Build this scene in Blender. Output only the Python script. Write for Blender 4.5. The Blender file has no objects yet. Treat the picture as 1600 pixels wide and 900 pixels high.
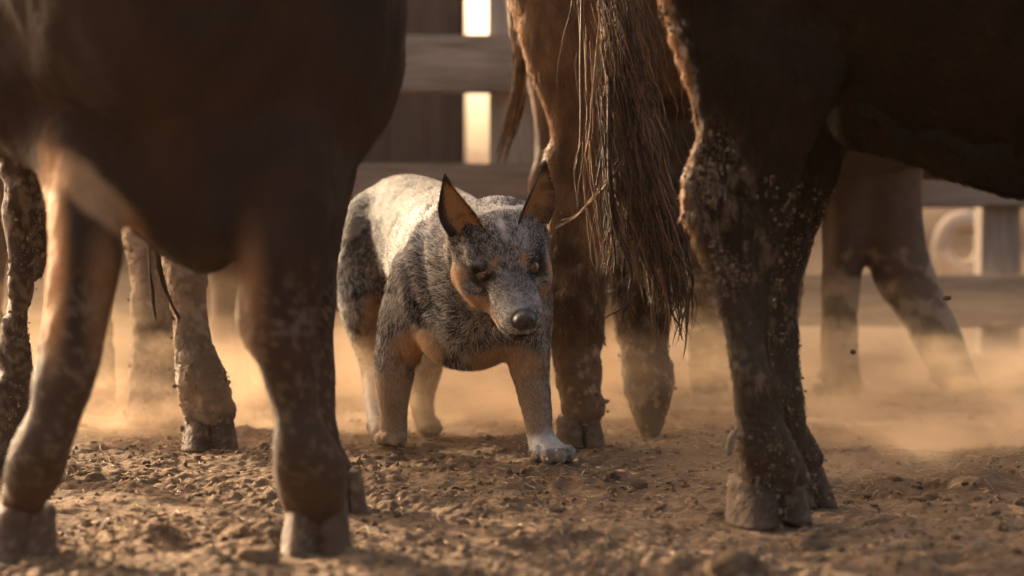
import bpy, math, random
import numpy as np
from mathutils import Vector

random.seed(7)
C = bpy.context.scene.collection
SC = bpy.context.scene
# ------------------------------------------------------------------ camera, sky, sun, exposure
FP, CAMH, HY, CX = 3778.0, 0.46, 320.0, 800.0      # focal length in photo pixels, lens height, horizon row
cam = bpy.data.cameras.new('camera'); camo = bpy.data.objects.new('camera', cam); C.objects.link(camo)
camo.location = (0, 0, CAMH); camo.rotation_euler = (math.radians(90), 0, 0)
cam.sensor_width = 36; cam.lens = 85.0; cam.shift_y = -(450 - HY) / 1600.0
cam.clip_start = 0.05; cam.clip_end = 3000
cam.dof.use_dof = True; cam.dof.focus_distance = 4.2; cam.dof.aperture_fstop = 3.2; cam.dof.aperture_blades = 0
SC.camera = camo
SUN_DIR = Vector((-0.60, 0.70, 0.345)).normalized()   # towards the sun
w = bpy.data.worlds.new('World'); SC.world = w; w.use_nodes = True
nt = w.node_tree; nt.nodes.clear()
sky = nt.nodes.new('ShaderNodeTexSky'); sky.sky_type = 'NISHITA'; sky.sun_disc = False
sky.sun_elevation = math.asin(SUN_DIR.z); sky.sun_rotation = math.atan2(SUN_DIR.x, SUN_DIR.y)
sky.air_density = 0.5; sky.dust_density = 9.0; sky.ozone_density = 0.0
bg = nt.nodes.new('ShaderNodeBackground'); bg.inputs[1].default_value = 0.15
ow = nt.nodes.new('ShaderNodeOutputWorld')
warm = nt.nodes.new('ShaderNodeMix'); warm.data_type = 'RGBA'; warm.blend_type = 'MULTIPLY'; warm.inputs[0].default_value = 1.0
warm.inputs[7].default_value = (1.0, 0.86, 0.70, 1)        # the sky seen through a dust-laden evening air
nt.links.new(sky.outputs[0], warm.inputs[6]); nt.links.new(warm.outputs[2], bg.inputs[0]); nt.links.new(bg.outputs[0], ow.inputs[0])
sun = bpy.data.lights.new('sun', 'SUN'); suno = bpy.data.objects.new('sun', sun); C.objects.link(suno)
sun.energy = 2.3; sun.angle = math.radians(0.6); sun.color = (1.0, 0.78, 0.52)
suno.rotation_euler = SUN_DIR.to_track_quat('Z', 'Y').to_euler()
vs = SC.view_settings; vs.view_transform = 'Standard'; vs.look = 'None'; vs.gamma = 1; vs.exposure = 2.6
vs.use_curve_mapping = False
SC.render.engine = 'CYCLES'
cy = SC.cycles; cy.max_bounces = 8; cy.diffuse_bounces = 5; cy.glossy_bounces = 2; cy.transmission_bounces = 3
cy.volume_bounces = 2; cy.transparent_max_bounces = 12; cy.use_denoising = True
cy.volume_step_rate = 4.0; cy.volume_max_steps = 128
cy.sample_clamp_indirect = 4

# ------------------------------------------------------------------ helpers: projection, noise
def P(px, py, d): return np.array([(px - CX) * d / FP, d, CAMH - (py - HY) * d / FP])
def dgr(py): return FP * CAMH / (py - HY)            # distance of the ground seen at row py
def proj(p):
    return CX + p[..., 0] / p[..., 1] * FP, HY - (p[..., 2] - CAMH) / p[..., 1] * FP

def hsh(ix, iy, iz, seed):
    n = (ix.astype(np.int64) * 73856093) ^ (iy.astype(np.int64) * 19349663) ^ (iz.astype(np.int64) * 83492791) ^ (seed * 2654435761)
    n = (n ^ (n >> 13)) * 1274126177
    n = (n ^ (n >> 16)) & 0xffffff
    return n.astype(np.float32) / float(0xffffff)
def vnoise(p, scale, seed=0):
    q = np.asarray(p, dtype=np.float64) * scale
    i = np.floor(q).astype(np.int64); f = q - i; f = f * f * (3 - 2 * f)
    r = 0
    for a in (0, 1):
        for b in (0, 1):
            for c in (0, 1):
                wt = (f[..., 0] if a else 1 - f[..., 0]) * (f[..., 1] if b else 1 - f[..., 1]) * (f[..., 2] if c else 1 - f[..., 2])
                r = r + wt * hsh(i[..., 0] + a, i[..., 1] + b, i[..., 2] + c, seed)
    return r
ROT = np.array([[.36, .48, -.8], [-.8, .6, 0], [.48, .64, .6]])
def fbm(p, scale, oct=4, seed=0):
    a, s, r = 0.5, scale, 0; p = np.asarray(p, dtype=np.float64)
    for o in range(oct):
        p = p @ ROT.T; r = r + a * (vnoise(p, s, seed + o * 17) * 2 - 1); a *= 0.5; s *= 2.03
    return r
def sstep(a, b, x):
    t = np.clip((x - a) / (b - a), 0, 1); return t * t * (3 - 2 * t)
def worley(x, y, cell, seed):
    """bumps: returns the highest of the round clods spread one to a cell"""
    ix = np.floor(x / cell).astype(np.int64); iy = np.floor(y / cell).astype(np.int64)
    out = np.zeros(np.shape(x))
    for dx in (-1, 0, 1):
        for dy in (-1, 0, 1):
            jx, jy = ix + dx, iy + dy; z = jx * 0
            cx = (jx + hsh(jx, jy, z, seed)) * cell; cyy = (jy + hsh(jx, jy, z, seed + 1)) * cell
            r = cell * (0.25 + 0.6 * hsh(jx, jy, z, seed + 2) ** 2)
            st = 0.6 + 0.8 * hsh(jx, jy, z, seed + 3)
            q = 1 - (((x - cx) * st) ** 2 + ((y - cyy) / st) ** 2) / (r * r)
            out = np.maximum(out, np.sqrt(np.clip(q, 0, 1)) * r)
    return out
def ground_z(x, y):
    x = np.asarray(x, float); y = np.asarray(y, float)
    p = np.stack([x, y, x * 0 + 3.3], -1)
    near = 1 - sstep(6.5, 9.0, np.hypot(x, y))
    h = 0.012 * fbm(p, 2.2, 3, 5) + 0.019 * fbm(p, 9.0, 3, 8)
    m = sstep(-0.25, 0.35, fbm(p, 3.5, 3, 21))
    h = h + near * (0.32 * worley(x, y, 0.085, 31) * sstep(0.55, 0.85, vnoise(p, 5.0, 77)) + (0.2 + 0.5 * m) * worley(x, y, 0.026, 41) * 0.40
                    + (0.3 + 0.7 * m) * worley(x, y, 0.013, 51) * 0.7 + 0.004 * fbm(p, 60.0, 3, 9))
    return h - 0.012

# ------------------------------------------------------------------ helpers: objects, materials
def link(o, parent=None):
    C.objects.link(o)
    if parent is not None:
        o.parent = parent; o.matrix_parent_inverse = parent.matrix_world.inverted()
    return o
def tag(o, label=None, cat=None, group=None, kind=None):
    if label: o['label'] = label
    if cat: o['category'] = cat
    if group: o['group'] = group
    if kind: o['kind'] = kind
    return o
def empty(name, loc, label, cat, group=None):
    o = bpy.data.objects.new(name, None); o.location = loc; C.objects.link(o)
    bpy.context.view_layer.update()
    return tag(o, label, cat, group)
def mesh_obj(name, verts, faces, mat, parent=None, cols=None, smooth=True, normals=None):
    """verts (n,3); faces: list of int arrays, each (m,k)"""
    me = bpy.data.meshes.new(name)
    verts = np.asarray(verts, dtype=np.float32)
    if parent is not None:
        verts = verts - np.array(parent.matrix_world.translation, dtype=np.float32)
    fs = [np.asarray(f, dtype=np.int32) for f in faces if len(f)]
    me.vertices.add(len(verts)); me.vertices.foreach_set('co', verts.ravel())
    nl = sum(f.size for f in fs); npg = sum(len(f) for f in fs)
    me.loops.add(nl); me.loops.foreach_set('vertex_index', np.concatenate([f.ravel() for f in fs]))
    me.polygons.add(npg)
    sizes = np.concatenate([np.full(len(f), f.shape[1], dtype=np.int32) for f in fs])
    me.polygons.foreach_set('loop_start', np.concatenate([[0], np.cumsum(sizes)[:-1]]).astype(np.int32))
    me.polygons.foreach_set('use_smooth', np.full(npg, smooth))
    me.update(calc_edges=True); me.validate()
    if cols is not None:
        a = me.color_attributes.new('coat', 'FLOAT_COLOR', 'POINT')
        c4 = np.ones((len(verts), 4), dtype=np.float32); c4[:, :3] = cols
        a.data.foreach_set('color', c4.ravel())
    if normals is not None:
        me.normals_split_custom_set_from_vertices(np.asarray(normals, dtype=np.float32))
    me.materials.append(mat)
    o = bpy.data.objects.new(name, me)
    if parent is not None:
        C.objects.link(o); o.parent = parent
    else:
        C.objects.link(o)
    return o

def new_mat(name):
    m = bpy.data.materials.new(name); m.use_nodes = True
    t = m.node_tree; b = t.nodes['Principled BSDF']
    return m, t, b
def noise_node(t, scale, detail=4, rough=0.6, coord='Object', dist=0.0):
    tc = t.nodes.new('ShaderNodeTexCoord'); n = t.nodes.new('ShaderNodeTexNoise')
    n.inputs['Scale'].default_value = scale; n.inputs['Detail'].default_value = detail
    n.inputs['Roughness'].default_value = rough; n.inputs['Distortion'].default_value = dist
    t.links.new(tc.outputs[coord], n.inputs['Vector']); return n
def add_bump(t, b, scale, strength, dist, detail=5):
    n = noise_node(t, scale, detail); bp = t.nodes.new('ShaderNodeBump')
    bp.inputs['Strength'].default_value = strength; bp.inputs['Distance'].default_value = dist
    t.links.new(n.outputs['Fac'], bp.inputs['Height']); t.links.new(bp.outputs[0], b.inputs['Normal']); return bp
def coat_mat(name, rough=0.7, spec=0.3, bump=(120, 0.5, 0.004), sheen=0.0):
    m, t, b = new_mat(name)
    a = t.nodes.new('ShaderNodeAttribute'); a.attribute_name = 'coat'
    n = noise_node(t, 40, 5, 0.7); mr = t.nodes.new('ShaderNodeMapRange')
    mr.inputs['To Min'].default_value = 0.7; mr.inputs['To Max'].default_value = 1.3
    t.links.new(n.outputs['Fac'], mr.inputs['Value'])
    mx = t.nodes.new('ShaderNodeVectorMath'); mx.operation = 'SCALE'
    t.links.new(a.outputs['Color'], mx.inputs[0]); t.links.new(mr.outputs[0], mx.inputs['Scale'])
    t.links.new(mx.outputs[0], b.inputs['Base Color'])
    b.inputs['Roughness'].default_value = rough; b.inputs['Specular IOR Level'].default_value = spec
    b.inputs['Sheen Weight'].default_value = sheen; b.inputs['Sheen Roughness'].default_value = 0.4
    if bump: add_bump(t, b, *bump)
    return m
def hair_mat(name, trans=0.3, rough=0.55, spec=0.35):
    m, t, b = new_mat(name)
    a = t.nodes.new('ShaderNodeAttribute'); a.attribute_name = 'coat'
    t.links.new(a.outputs['Color'], b.inputs['Base Color'])
    b.inputs['Roughness'].default_value = rough; b.inputs['Specular IOR Level'].default_value = spec
    tr = t.nodes.new('ShaderNodeBsdfTranslucent'); t.links.new(a.outputs['Color'], tr.inputs[0])
    ms = t.nodes.new('ShaderNodeMixShader'); ms.inputs[0].default_value = trans
    out = t.nodes['Material Output']
    t.links.new(b.outputs[0], ms.inputs[1]); t.links.new(tr.outputs[0], ms.inputs[2]); t.links.new(ms.outputs[0], out.inputs[0])
    return m
M_HIDE = coat_mat('cow_hide', 0.75, 0.16, (90, 0.6, 0.006))
M_HIDE_MUD = coat_mat('muddy_hide', 0.75, 0.22, (70, 1.0, 0.012))
M_SKIN = coat_mat('dog_coat', 0.75, 0.2, (200, 0.4, 0.002))
M_HAIR = hair_mat('fur', 0.18, 0.7, 0.10)
M_HAIRC = hair_mat('cow_hair', 0.25, 0.6, 0.14)

# ------------------------------------------------------------------ helpers: smooth solid modelling on a grid
def norm(v): return v / (np.linalg.norm(v, axis=-1, keepdims=True) + 1e-12)
class Limb:
    """nodes: (x,y,z, rv, rw); rv is the radius across (in the picture plane for ref=Y), rw the other one"""
    def __init__(s, nodes, ref=(0, 1, 0), k=0.02, sub=3, flow=None, neg=False):
        n = np.array(nodes, float); s.neg = neg
        if len(n) > 2 and sub > 1:
            out = []
            ext = np.vstack([2 * n[0] - n[1], n, 2 * n[-1] - n[-2]])
            for i in range(1, len(ext) - 2):
                a, b, c, d = ext[i - 1], ext[i], ext[i + 1], ext[i + 2]
                for j in range(sub):
                    t = j / sub
                    out.append(0.5 * (2 * b + (c - a) * t + (2 * a - 5 * b + 4 * c - d) * t * t + (3 * b - a - 3 * c + d) * t ** 3))
            out.append(n[-1]); n = np.array(out)
        s.n = n; s.k = k; s.ref = np.array(ref, float); s.flow = flow
        s.n[:, 3:] = np.maximum(s.n[:, 3:], 0.002)
    def segs(s):
        for i in range(len(s.n) - 1):
            yield s.n[i], s.n[i + 1]
    def seg_d(s, a, b, X, Y, Z):
        pa, pb = a[:3], b[:3]; u = pb - pa; L = np.linalg.norm(u) + 1e-9; u = u / L
        v = np.cross(u, s.ref); v /= np.linalg.norm(v) + 1e-9; ww = np.cross(u, v)
        qx, qy, qz = X - pa[0], Y - pa[1], Z - pa[2]
        t = np.clip((qx * u[0] + qy * u[1] + qz * u[2]) / L, 0, 1)
        ox, oy, oz = qx - t * (u[0] * L), qy - t * (u[1] * L), qz - t * (u[2] * L)
        rv = a[3] + t * (b[3] - a[3]); rw = a[4] + t * (b[4] - a[4])
        A = (ox * v[0] + oy * v[1] + oz * v[2]); B = (ox * ww[0] + oy * ww[1] + oz * ww[2]); D = (ox * u[0] + oy * u[1] + oz * u[2])
        rm = np.minimum(rv, rw)
        sc = np.sqrt((A / rv) ** 2 + (B / rw) ** 2 + (D / rm) ** 2) + 1e-6
        return np.sqrt(A * A + B * B + D * D) * (1 - 1 / sc) - np.where(sc < 0.02, rm, 0)
    def boxes(s, m):
        for a, b in s.segs():
            r = max(a[3], a[4], b[3], b[4]) + m
            yield a, b, np.minimum(a[:3], b[:3]) - r, np.maximum(a[:3], b[:3]) + r
    def dist(s, X, Y, Z):
        r = np.full(X.shape, 9.0)
        for a, b in s.segs(): r = np.minimum(r, s.seg_d(a, b, X, Y, Z))
        return r
    def flow_at(s, p):
        best = np.full(len(p), 9.0); out = np.zeros((len(p), 3))
        for a, b in s.segs():
            d = s.seg_d(a, b, p[:, 0], p[:, 1], p[:, 2]); m = d < best
            best[m] = d[m]; out[m] = norm(b[:3] - a[:3])
        if s.flow is not None: out[:] = norm(np.array(s.flow, float))
        return best, out
class Ball:
    def __init__(s, c, r, R=None, k=0.02, flow=(0, 0.3, -1), neg=False):
        s.c = np.array(c, float); s.r = np.array(r, float) * np.ones(3); s.R = np.eye(3) if R is None else np.array(R)  # rows = local axes
        s.k = k; s.flow = flow; s.neg = neg
    def seg_d(s, a, b, X, Y, Z):
        o = [X - s.c[0], Y - s.c[1], Z - s.c[2]]
        l = [o[0] * s.R[i, 0] + o[1] * s.R[i, 1] + o[2] * s.R[i, 2] for i in range(3)]
        sc = np.sqrt(sum((l[i] / s.r[i]) ** 2 for i in range(3))) + 1e-6
        return np.sqrt(sum(l[i] ** 2 for i in range(3))) * (1 - 1 / sc) - np.where(sc < 0.02, s.r.min(), 0)
    def boxes(s, m):
        r = s.r.max() + m; yield None, None, s.c - r, s.c + r
    def dist(s, X, Y, Z): return s.seg_d(None, None, X, Y, Z)
    def flow_at(s, p):
        return s.dist(p[:, 0], p[:, 1], p[:, 2]), np.tile(norm(np.array(s.flow, float)), (len(p), 1))

def axis(lo, hi, flo, fhi, fine, coarse):
    a = []
    if flo > lo: a.append(np.linspace(lo, flo, max(2, int((flo - lo) / coarse)) + 1)[:-1])
    a.append(np.linspace(flo, fhi, int((fhi - flo) / fine) + 1))
    if hi > fhi: a.append(np.linspace(fhi, hi, max(2, int((hi - fhi) / coarse)) + 1)[1:])
    return np.concatenate(a).astype(np.float32)
def solid(prims, ax, ay, az):
    """smooth union of the primitives, turned into one closed quad mesh (surface nets)"""
    sh = (len(ax), len(ay), len(az)); f = np.full(sh, 0.3, dtype=np.float32)
    def rng(A, lo, hi):
        return max(0, np.searchsorted(A, lo) - 1), min(len(A), np.searchsorted(A, hi) + 1)
    for pr in prims:
        mg = pr.k + 0.02; bx = list(pr.boxes(mg))
        lo = np.min([b[2] for b in bx], axis=0); hi = np.max([b[3] for b in bx], axis=0)
        X0, X1 = rng(ax, lo[0], hi[0]); Y0, Y1 = rng(ay, lo[1], hi[1]); Z0, Z1 = rng(az, lo[2], hi[2])
        if X1 - X0 < 2 or Y1 - Y0 < 2 or Z1 - Z0 < 2: continue
        g = np.full((X1 - X0, Y1 - Y0, Z1 - Z0), 0.3, dtype=np.float32)
        for a, b, l, h in bx:
            x0, x1 = rng(ax, l[0], h[0]); y0, y1 = rng(ay, l[1], h[1]); z0, z1 = rng(az, l[2], h[2])
            if x1 <= x0 or y1 <= y0 or z1 <= z0: continue
            d = pr.seg_d(a, b, ax[x0:x1, None, None], ay[None, y0:y1, None], az[None, None, z0:z1])
            s = g[x0 - X0:x1 - X0, y0 - Y0:y1 - Y0, z0 - Z0:z1 - Z0]; np.minimum(s, d, out=s)
        s = f[X0:X1, Y0:Y1, Z0:Z1]
        if pr.neg:
            g = -g; h = np.clip(0.5 + 0.5 * (g - s) / pr.k, 0, 1); s[...] = s + (g - s) * h + pr.k * h * (1 - h)
        else:
            h = np.clip(0.5 + 0.5 * (s - g) / pr.k, 0, 1); s[...] = s + (g - s) * h - pr.k * h * (1 - h)
    ins = f < 0
    nx, ny, nz = sh; ids, pts, quads = [], [], []
    def cid(i, j, k): return (i * (ny - 1) + j) * (nz - 1) + k
    for d in range(3):
        sl0 = [slice(None)] * 3; sl1 = [slice(None)] * 3; sl0[d] = slice(0, -1); sl1[d] = slice(1, None)
        m = ins[tuple(sl0)] != ins[tuple(sl1)]
        I = np.array(np.nonzero(m)); J = I.copy(); J[d] += 1
        fa, fb = f[tuple(I)], f[tuple(J)]; t = fa / (fa - fb)
        A = [ax, ay, az]; p = np.stack([A[c][I[c]] for c in range(3)], 1).astype(np.float64)
        p[:, d] += t * (A[d][J[d]] - A[d][I[d]])
        e1, e2 = (d + 1) % 3, (d + 2) % 3; four = []
        ok = (I[e1] > 0) & (I[e2] > 0) & (I[e1] < sh[e1] - 1) & (I[e2] < sh[e2] - 1)
        I = I[:, ok]; p = p[ok]; fl = ins[tuple(I)]
        for da, db in ((1, 1), (0, 1), (0, 0), (1, 0)):
            K = I.copy(); K[e1] -= da; K[e2] -= db; c = cid(*K); four.append(c); ids.append(c); pts.append(p)
        q = np.stack(four, 1); q[~fl] = q[~fl][:, ::-1]; quads.append(q)
    ids = np.concatenate(ids); pts = np.concatenate(pts); quads = np.concatenate(quads)
    u, inv = np.unique(ids, return_inverse=True); n = len(u)
    cnt = np.bincount(inv, minlength=n); V = np.stack([np.bincount(inv, pts[:, c], n) / cnt for c in range(3)], 1)
    Q = np.searchsorted(u, quads)
    return V, Q
def vnormals(V, Q):
    fn = np.cross(V[Q[:, 2]] - V[Q[:, 0]], V[Q[:, 3]] - V[Q[:, 1]])
    N = np.zeros_like(V)
    for c in range(4):
        for a in range(3): N[:, a] += np.bincount(Q[:, c], fn[:, a], len(V))
    return norm(N)
def relax(V, Q, it=1, lam=0.5):
    E = np.concatenate([Q[:, [0, 1]], Q[:, [1, 2]], Q[:, [2, 3]], Q[:, [3, 0]]])
    for _ in range(it):
        s = np.stack([np.bincount(E[:, 0], V[E[:, 1], a], len(V)) + np.bincount(E[:, 1], V[E[:, 0], a], len(V)) for a in range(3)], 1)
        c = np.bincount(E[:, 0], minlength=len(V)) + np.bincount(E[:, 1], minlength=len(V))
        V = V + lam * (s / c[:, None] - V)
    return V
def flow_field(prims, p, kk=0.015):
    W = np.zeros(len(p)); Fl = np.zeros((len(p), 3))
    for pr in prims:
        if pr.neg: continue
        d, fl = pr.flow_at(p); wt = np.exp(-np.clip(d, 0, 1) / kk); W += wt; Fl += fl * wt[:, None]
    return Fl / (W[:, None] + 1e-9)
def sample_surface(V, Q, N, count, wfun, rs):
    c = V[Q].mean(1); ar = np.linalg.norm(np.cross(V[Q[:, 2]] - V[Q[:, 0]], V[Q[:, 3]] - V[Q[:, 1]]), axis=1)
    nn = norm(N[Q].mean(1)); wgt = ar * wfun(c, nn); cdf = np.cumsum(wgt); f = np.searchsorted(cdf, rs.random(count) * cdf[-1])
    f = np.minimum(f, len(Q) - 1); a = rs.random(count)[:, None]; b = rs.random(count)[:, None]; q = Q[f]
    def bil(A): return (A[q[:, 0]] * (1 - a) + A[q[:, 1]] * a) * (1 - b) + (A[q[:, 3]] * (1 - a) + A[q[:, 2]] * a) * b
    return bil(V), norm(bil(N))
def hair_strips(name, root, nrm, flow, length, width, lift, cols, mat, parent, rs, jitter=0.25, tipcol=1.15, curl=0.0):
    n = len(root); length = length * np.ones(n); width = width * np.ones(n); lift = lift * np.ones(n)
    t = flow - nrm * (flow * nrm).sum(1, keepdims=True) + rs.normal(size=(n, 3)) * jitter
    t = norm(t - nrm * (t * nrm).sum(1, keepdims=True))
    d0 = norm(t + nrm * lift[:, None]); d1 = norm(t + nrm * (lift * 0.35)[:, None] + rs.normal(size=(n, 3)) * curl)
    side = norm(np.cross(nrm, t) + 0.6 * nrm * rs.normal(size=(n, 1)))
    side = side * np.where((np.cross(side, d0) * nrm).sum(1, keepdims=True) < 0, -1.0, 1.0)
    p0 = root - nrm * 0.001; p1 = root + d0 * (length * 0.5)[:, None]; p2 = p1 + d1 * (length * 0.5)[:, None]
    hw = side * (width * 0.5)[:, None]
    V = np.stack([p0 - hw, p0 + hw, p1 + hw * 0.85, p1 - hw * 0.85, p2], 1).reshape(-1, 3)
    b = np.arange(n)[:, None] * 5
    q = b + np.array([[0, 1, 2, 3]]); tr = b + np.array([[3, 2, 4]])
    nn = norm(nrm + 0.35 * d0 * lift[:, None] + rs.normal(size=(n, 3)) * 0.22)
    NN = np.repeat(nn, 5, axis=0)
    cc = np.repeat(cols, 5, axis=0).reshape(n, 5, 3).copy(); cc[:, 4] *= tipcol
    return mesh_obj(name, V, [q, tr], mat, parent, cc.reshape(-1, 3), True, NN)
def tubes(paths, radii, sides=5):
    """paths: list of (k,3) arrays; radii: list of (k,) arrays; returns verts, [quads]"""
    VV, FF, off = [], [], 0
    for p, r in zip(paths, radii):
        k = len(p); t = norm(np.gradient(p, axis=0)); ref = np.array([0.3, 1.0, 0.2]); a = norm(np.cross(t, ref)); b = np.cross(t, a)
        an = np.linspace(0, 2 * np.pi, sides, endpoint=False)
        ring = p[:, None] + r[:, None, None] * (np.cos(an)[None, :, None] * a[:, None] + np.sin(an)[None, :, None] * b[:, None])
        VV.append(ring.reshape(-1, 3)); i = np.arange(k - 1)[:, None] * sides; j = np.arange(sides)[None]; j2 = (j + 1) % sides
        FF.append(np.stack([i + j, i + j2, i + sides + j2, i + sides + j], -1).reshape(-1, 4) + off); off += k * sides
    return np.concatenate(VV), np.concatenate(FF)
def spline(pts, m):
    n = np.array(pts, float); ext = np.vstack([2 * n[0] - n[1], n, 2 * n[-1] - n[-2]]); out = []
    for q in np.linspace(0, len(n) - 1 - 1e-6, m):
        i = int(q); t = q - i; a, b, c, d = ext[i:i + 4]
        out.append(0.5 * (2 * b + (c - a) * t + (2 * a - 5 * b + 4 * c - d) * t * t + (3 * b - a - 3 * c + d) * t ** 3))
    return np.array(out)
# ------------------------------------------------------------------ the ground
def ground_mat():
    m, t, b = new_mat('dry_trampled_dirt')
    n1 = noise_node(t, 3.0, 6, 0.65); n2 = noise_node(t, 60, 6, 0.7); n3 = noise_node(t, 350, 3, 0.6)
    cr = t.nodes.new('ShaderNodeValToRGB'); e = cr.color_ramp.elements
    e[0].position = 0.3; e[0].color = (0.040, 0.025, 0.0145, 1); e[1].position = 0.72; e[1].color = (0.225, 0.145, 0.084, 1)
    mx = t.nodes.new('ShaderNodeMath'); mx.operation = 'MULTIPLY_ADD'; mx.inputs[1].default_value = 0.6
    t.links.new(n2.outputs['Fac'], mx.inputs[0]); m2 = t.nodes.new('ShaderNodeMath'); m2.operation = 'MULTIPLY'; m2.inputs[1].default_value = 0.42
    t.links.new(n1.outputs['Fac'], m2.inputs[0]); t.links.new(m2.outputs[0], mx.inputs[2]); t.links.new(mx.outputs[0], cr.inputs[0])
    t.links.new(cr.outputs[0], b.inputs['Base Color']); b.inputs['Roughness'].default_value = 0.95; b.inputs['Specular IOR Level'].default_value = 0.15
    bp = t.nodes.new('ShaderNodeBump'); bp.inputs['Strength'].default_value = 0.9; bp.inputs['Distance'].default_value = 0.004
    ad = t.nodes.new('ShaderNodeMath'); ad.operation = 'ADD'; t.links.new(n2.outputs['Fac'], ad.inputs[0]); t.links.new(n3.outputs['Fac'], ad.inputs[1])
    t.links.new(ad.outputs[0], bp.inputs['Height']); t.links.new(bp.outputs[0], b.inputs['Normal'])
    return m
M_DIRT = ground_mat()
def geo(a, b, n, p=2.2): return a + (b - a) * np.linspace(0, 1, n) ** p
gx = np.concatenate([-geo(1.25, 600, 60, 4)[::-1][:-1], np.arange(-1.25, 1.25, 0.0040), geo(1.25, 600, 60, 4)])
gy = np.concatenate([[-300, -50, -10, -2, 0], np.linspace(0.6, 2.55, 30), np.arange(2.6, 4.9, 0.0042), np.arange(4.9, 6.2, 0.009), np.arange(6.2, 9.0, 0.03), geo(9.0, 2500, 60, 4)])
GX, GY = np.meshgrid(gx, gy); GZ = ground_z(GX, GY)
nx_ = len(gx); idx = np.arange(len(gx) * len(gy)).reshape(len(gy), nx_)
GQ = np.stack([idx[:-1, :-1], idx[:-1, 1:], idx[1:, 1:], idx[1:, :-1]], -1).reshape(-1, 4)
g = mesh_obj('ground', np.stack([GX, GY, GZ], -1).reshape(-1, 3), [GQ], M_DIRT); tag(g, kind='structure')

def rock_verts(rs, n, size, base):
    """n lumpy clods from one icosphere; returns verts, tri faces"""
    import bmesh
    bm = bmesh.new(); bmesh.ops.create_icosphere(bm, subdivisions=base, radius=1.0)
    v0 = np.array([v.co[:] for v in bm.verts]); f0 = np.array([[v.index for v in f.verts] for f in bm.faces]); bm.free()
    return v0, f0
def clods(name, pos, size, seed, label, cat, mat, base=1, kind=None):
    rs = np.random.default_rng(seed); v0, f0 = rock_verts(rs, 1, 1, base); n = len(pos)
    an = rs.random(n) * 6.28; s3 = size[:, None] * (1 + rs.normal(size=(n, 3)) * 0.25).clip(0.45, 1.7) * np.array([1, 1, 0.75])
    V = v0[None] * (1 + (rs.random((n, len(v0), 1)) - 0.5) * 0.55) * s3[:, None]
    ca, sa = np.cos(an)[:, None], np.sin(an)[:, None]
    V = np.stack([V[..., 0] * ca - V[..., 1] * sa, V[..., 0] * sa + V[..., 1] * ca, V[..., 2]], -1) + pos[:, None]
    Fc = (f0[None] + (np.arange(n) * len(v0))[:, None, None]).reshape(-1, 3)
    return tag(mesh_obj(name, V.reshape(-1, 3), [Fc], mat, None, None, False), label, cat, None, kind)
rs = np.random.default_rng(3)
n = 15000
dd = 1 / rs.uniform(1 / 6.0, 1 / 2.6, n); xx = rs.uniform(-0.235, 0.235, n) * dd
keep = rs.random(n) < 0.25 + 0.75 * sstep(-0.1, 0.3, fbm(np.stack([xx, dd, dd * 0], -1), 2.5, 3, 4)); dd = dd[keep]; xx = xx[keep]; n = len(dd)
sz = np.clip(np.exp(rs.normal(-5.75, 0.5, n)), 0.0016, 0.010)
clods('dirt_crumbs', np.stack([xx, dd, ground_z(xx, dd) + sz * 0.25], -1), sz, 5, 'loose brown crumbs and pebbles of dirt strewn over the yard', 'dirt', M_DIRT, 1, 'stuff')
# bits of dry straw trodden into the dirt
n = 2600; dd = 1 / rs.uniform(1 / 5.2, 1 / 3.2, n); xx = rs.uniform(-0.23, 0.23, n) * dd
paths, rad = [], []
for i in range(n):
    L = rs.uniform(0.006, 0.022); a = rs.normal(0, 0.9); c = rs.normal(0, 0.5)
    t_ = np.linspace(-0.5, 0.5, 4); px_ = xx[i] + L * t_ * math.cos(a) + c * L * t_ ** 2; py_ = dd[i] + L * t_ * math.sin(a)
    paths.append(np.stack([px_, py_, ground_z(px_, py_) + 0.0018 + 0.002 * rs.random()], -1)); rad.append(np.full(4, rs.uniform(0.0005, 0.0011)))
V, Q = tubes(paths, rad, 4)
m_straw, t_, b_ = new_mat('trodden_straw'); b_.inputs['Base Color'].default_value = (0.36, 0.25, 0.15, 1); b_.inputs['Roughness'].default_value = 0.8
tag(mesh_obj('straw_litter', V, [Q], m_straw), 'short bits of dry straw trodden into the dirt', 'straw', None, 'stuff')
# larger clods one can tell apart
def big_clod(px, py, r, label, d=None, seed=1, z=None):
    rs = np.random.default_rng(seed); v0, f0 = rock_verts(rs, 1, 1, 4)
    d = d or dgr(py); c = P(px, py, d)
    if z is None: c[2] = ground_z(c[0], c[1]) + r * 0.15
    v = v0 * (1 + 0.55 * fbm(v0, 1.3, 4, seed))[:, None] * np.array([r * 1.25, r, r * 0.8])
    return tag(mesh_obj('dirt_clod', v + c, [f0], M_DIRT), label, 'dirt clod', 'clods of dirt')
big_clod(266, 738, 0.022, 'large pale clod on sunlit ground between the nearest cow legs', seed=2)
big_clod(150, 748, 0.018, 'low flat clod beside the left foreleg of the nearest dark cow', seed=3)
big_clod(247, 838, 0.012, 'small round pale pebble at lower left', seed=4)
big_clod(1592, 612, 0.055, 'big dark mound of dirt at the right edge behind the dust', seed=5)
big_clod(1456, 772, 0.012, 'pale rounded clod lying right of the large hoof', seed=6)
big_clod(400, 880, 0.020, 'dark blurred clod at the bottom edge in front of the left cow', seed=7)
big_clod(1265, 836, 0.020, 'dark crumbly clod just in front of the muddy near hoof', seed=8)
big_clod(1150, 885, 0.026, 'dark blurred clod at the bottom edge right of centre', seed=9)
big_clod(950, 738, 0.016, 'dark clod just right of the white front paw', seed=10)
big_clod(1480, 466, 0.0055, 'dark lump of dirt flying in the air beside the striding background leg', d=4.4, seed=11, z=1)
big_clod(1333, 550, 0.0045, 'pale speck of dirt flying in front of the background leg', d=4.2, seed=12, z=1)
rs = np.random.default_rng(12)
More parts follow.
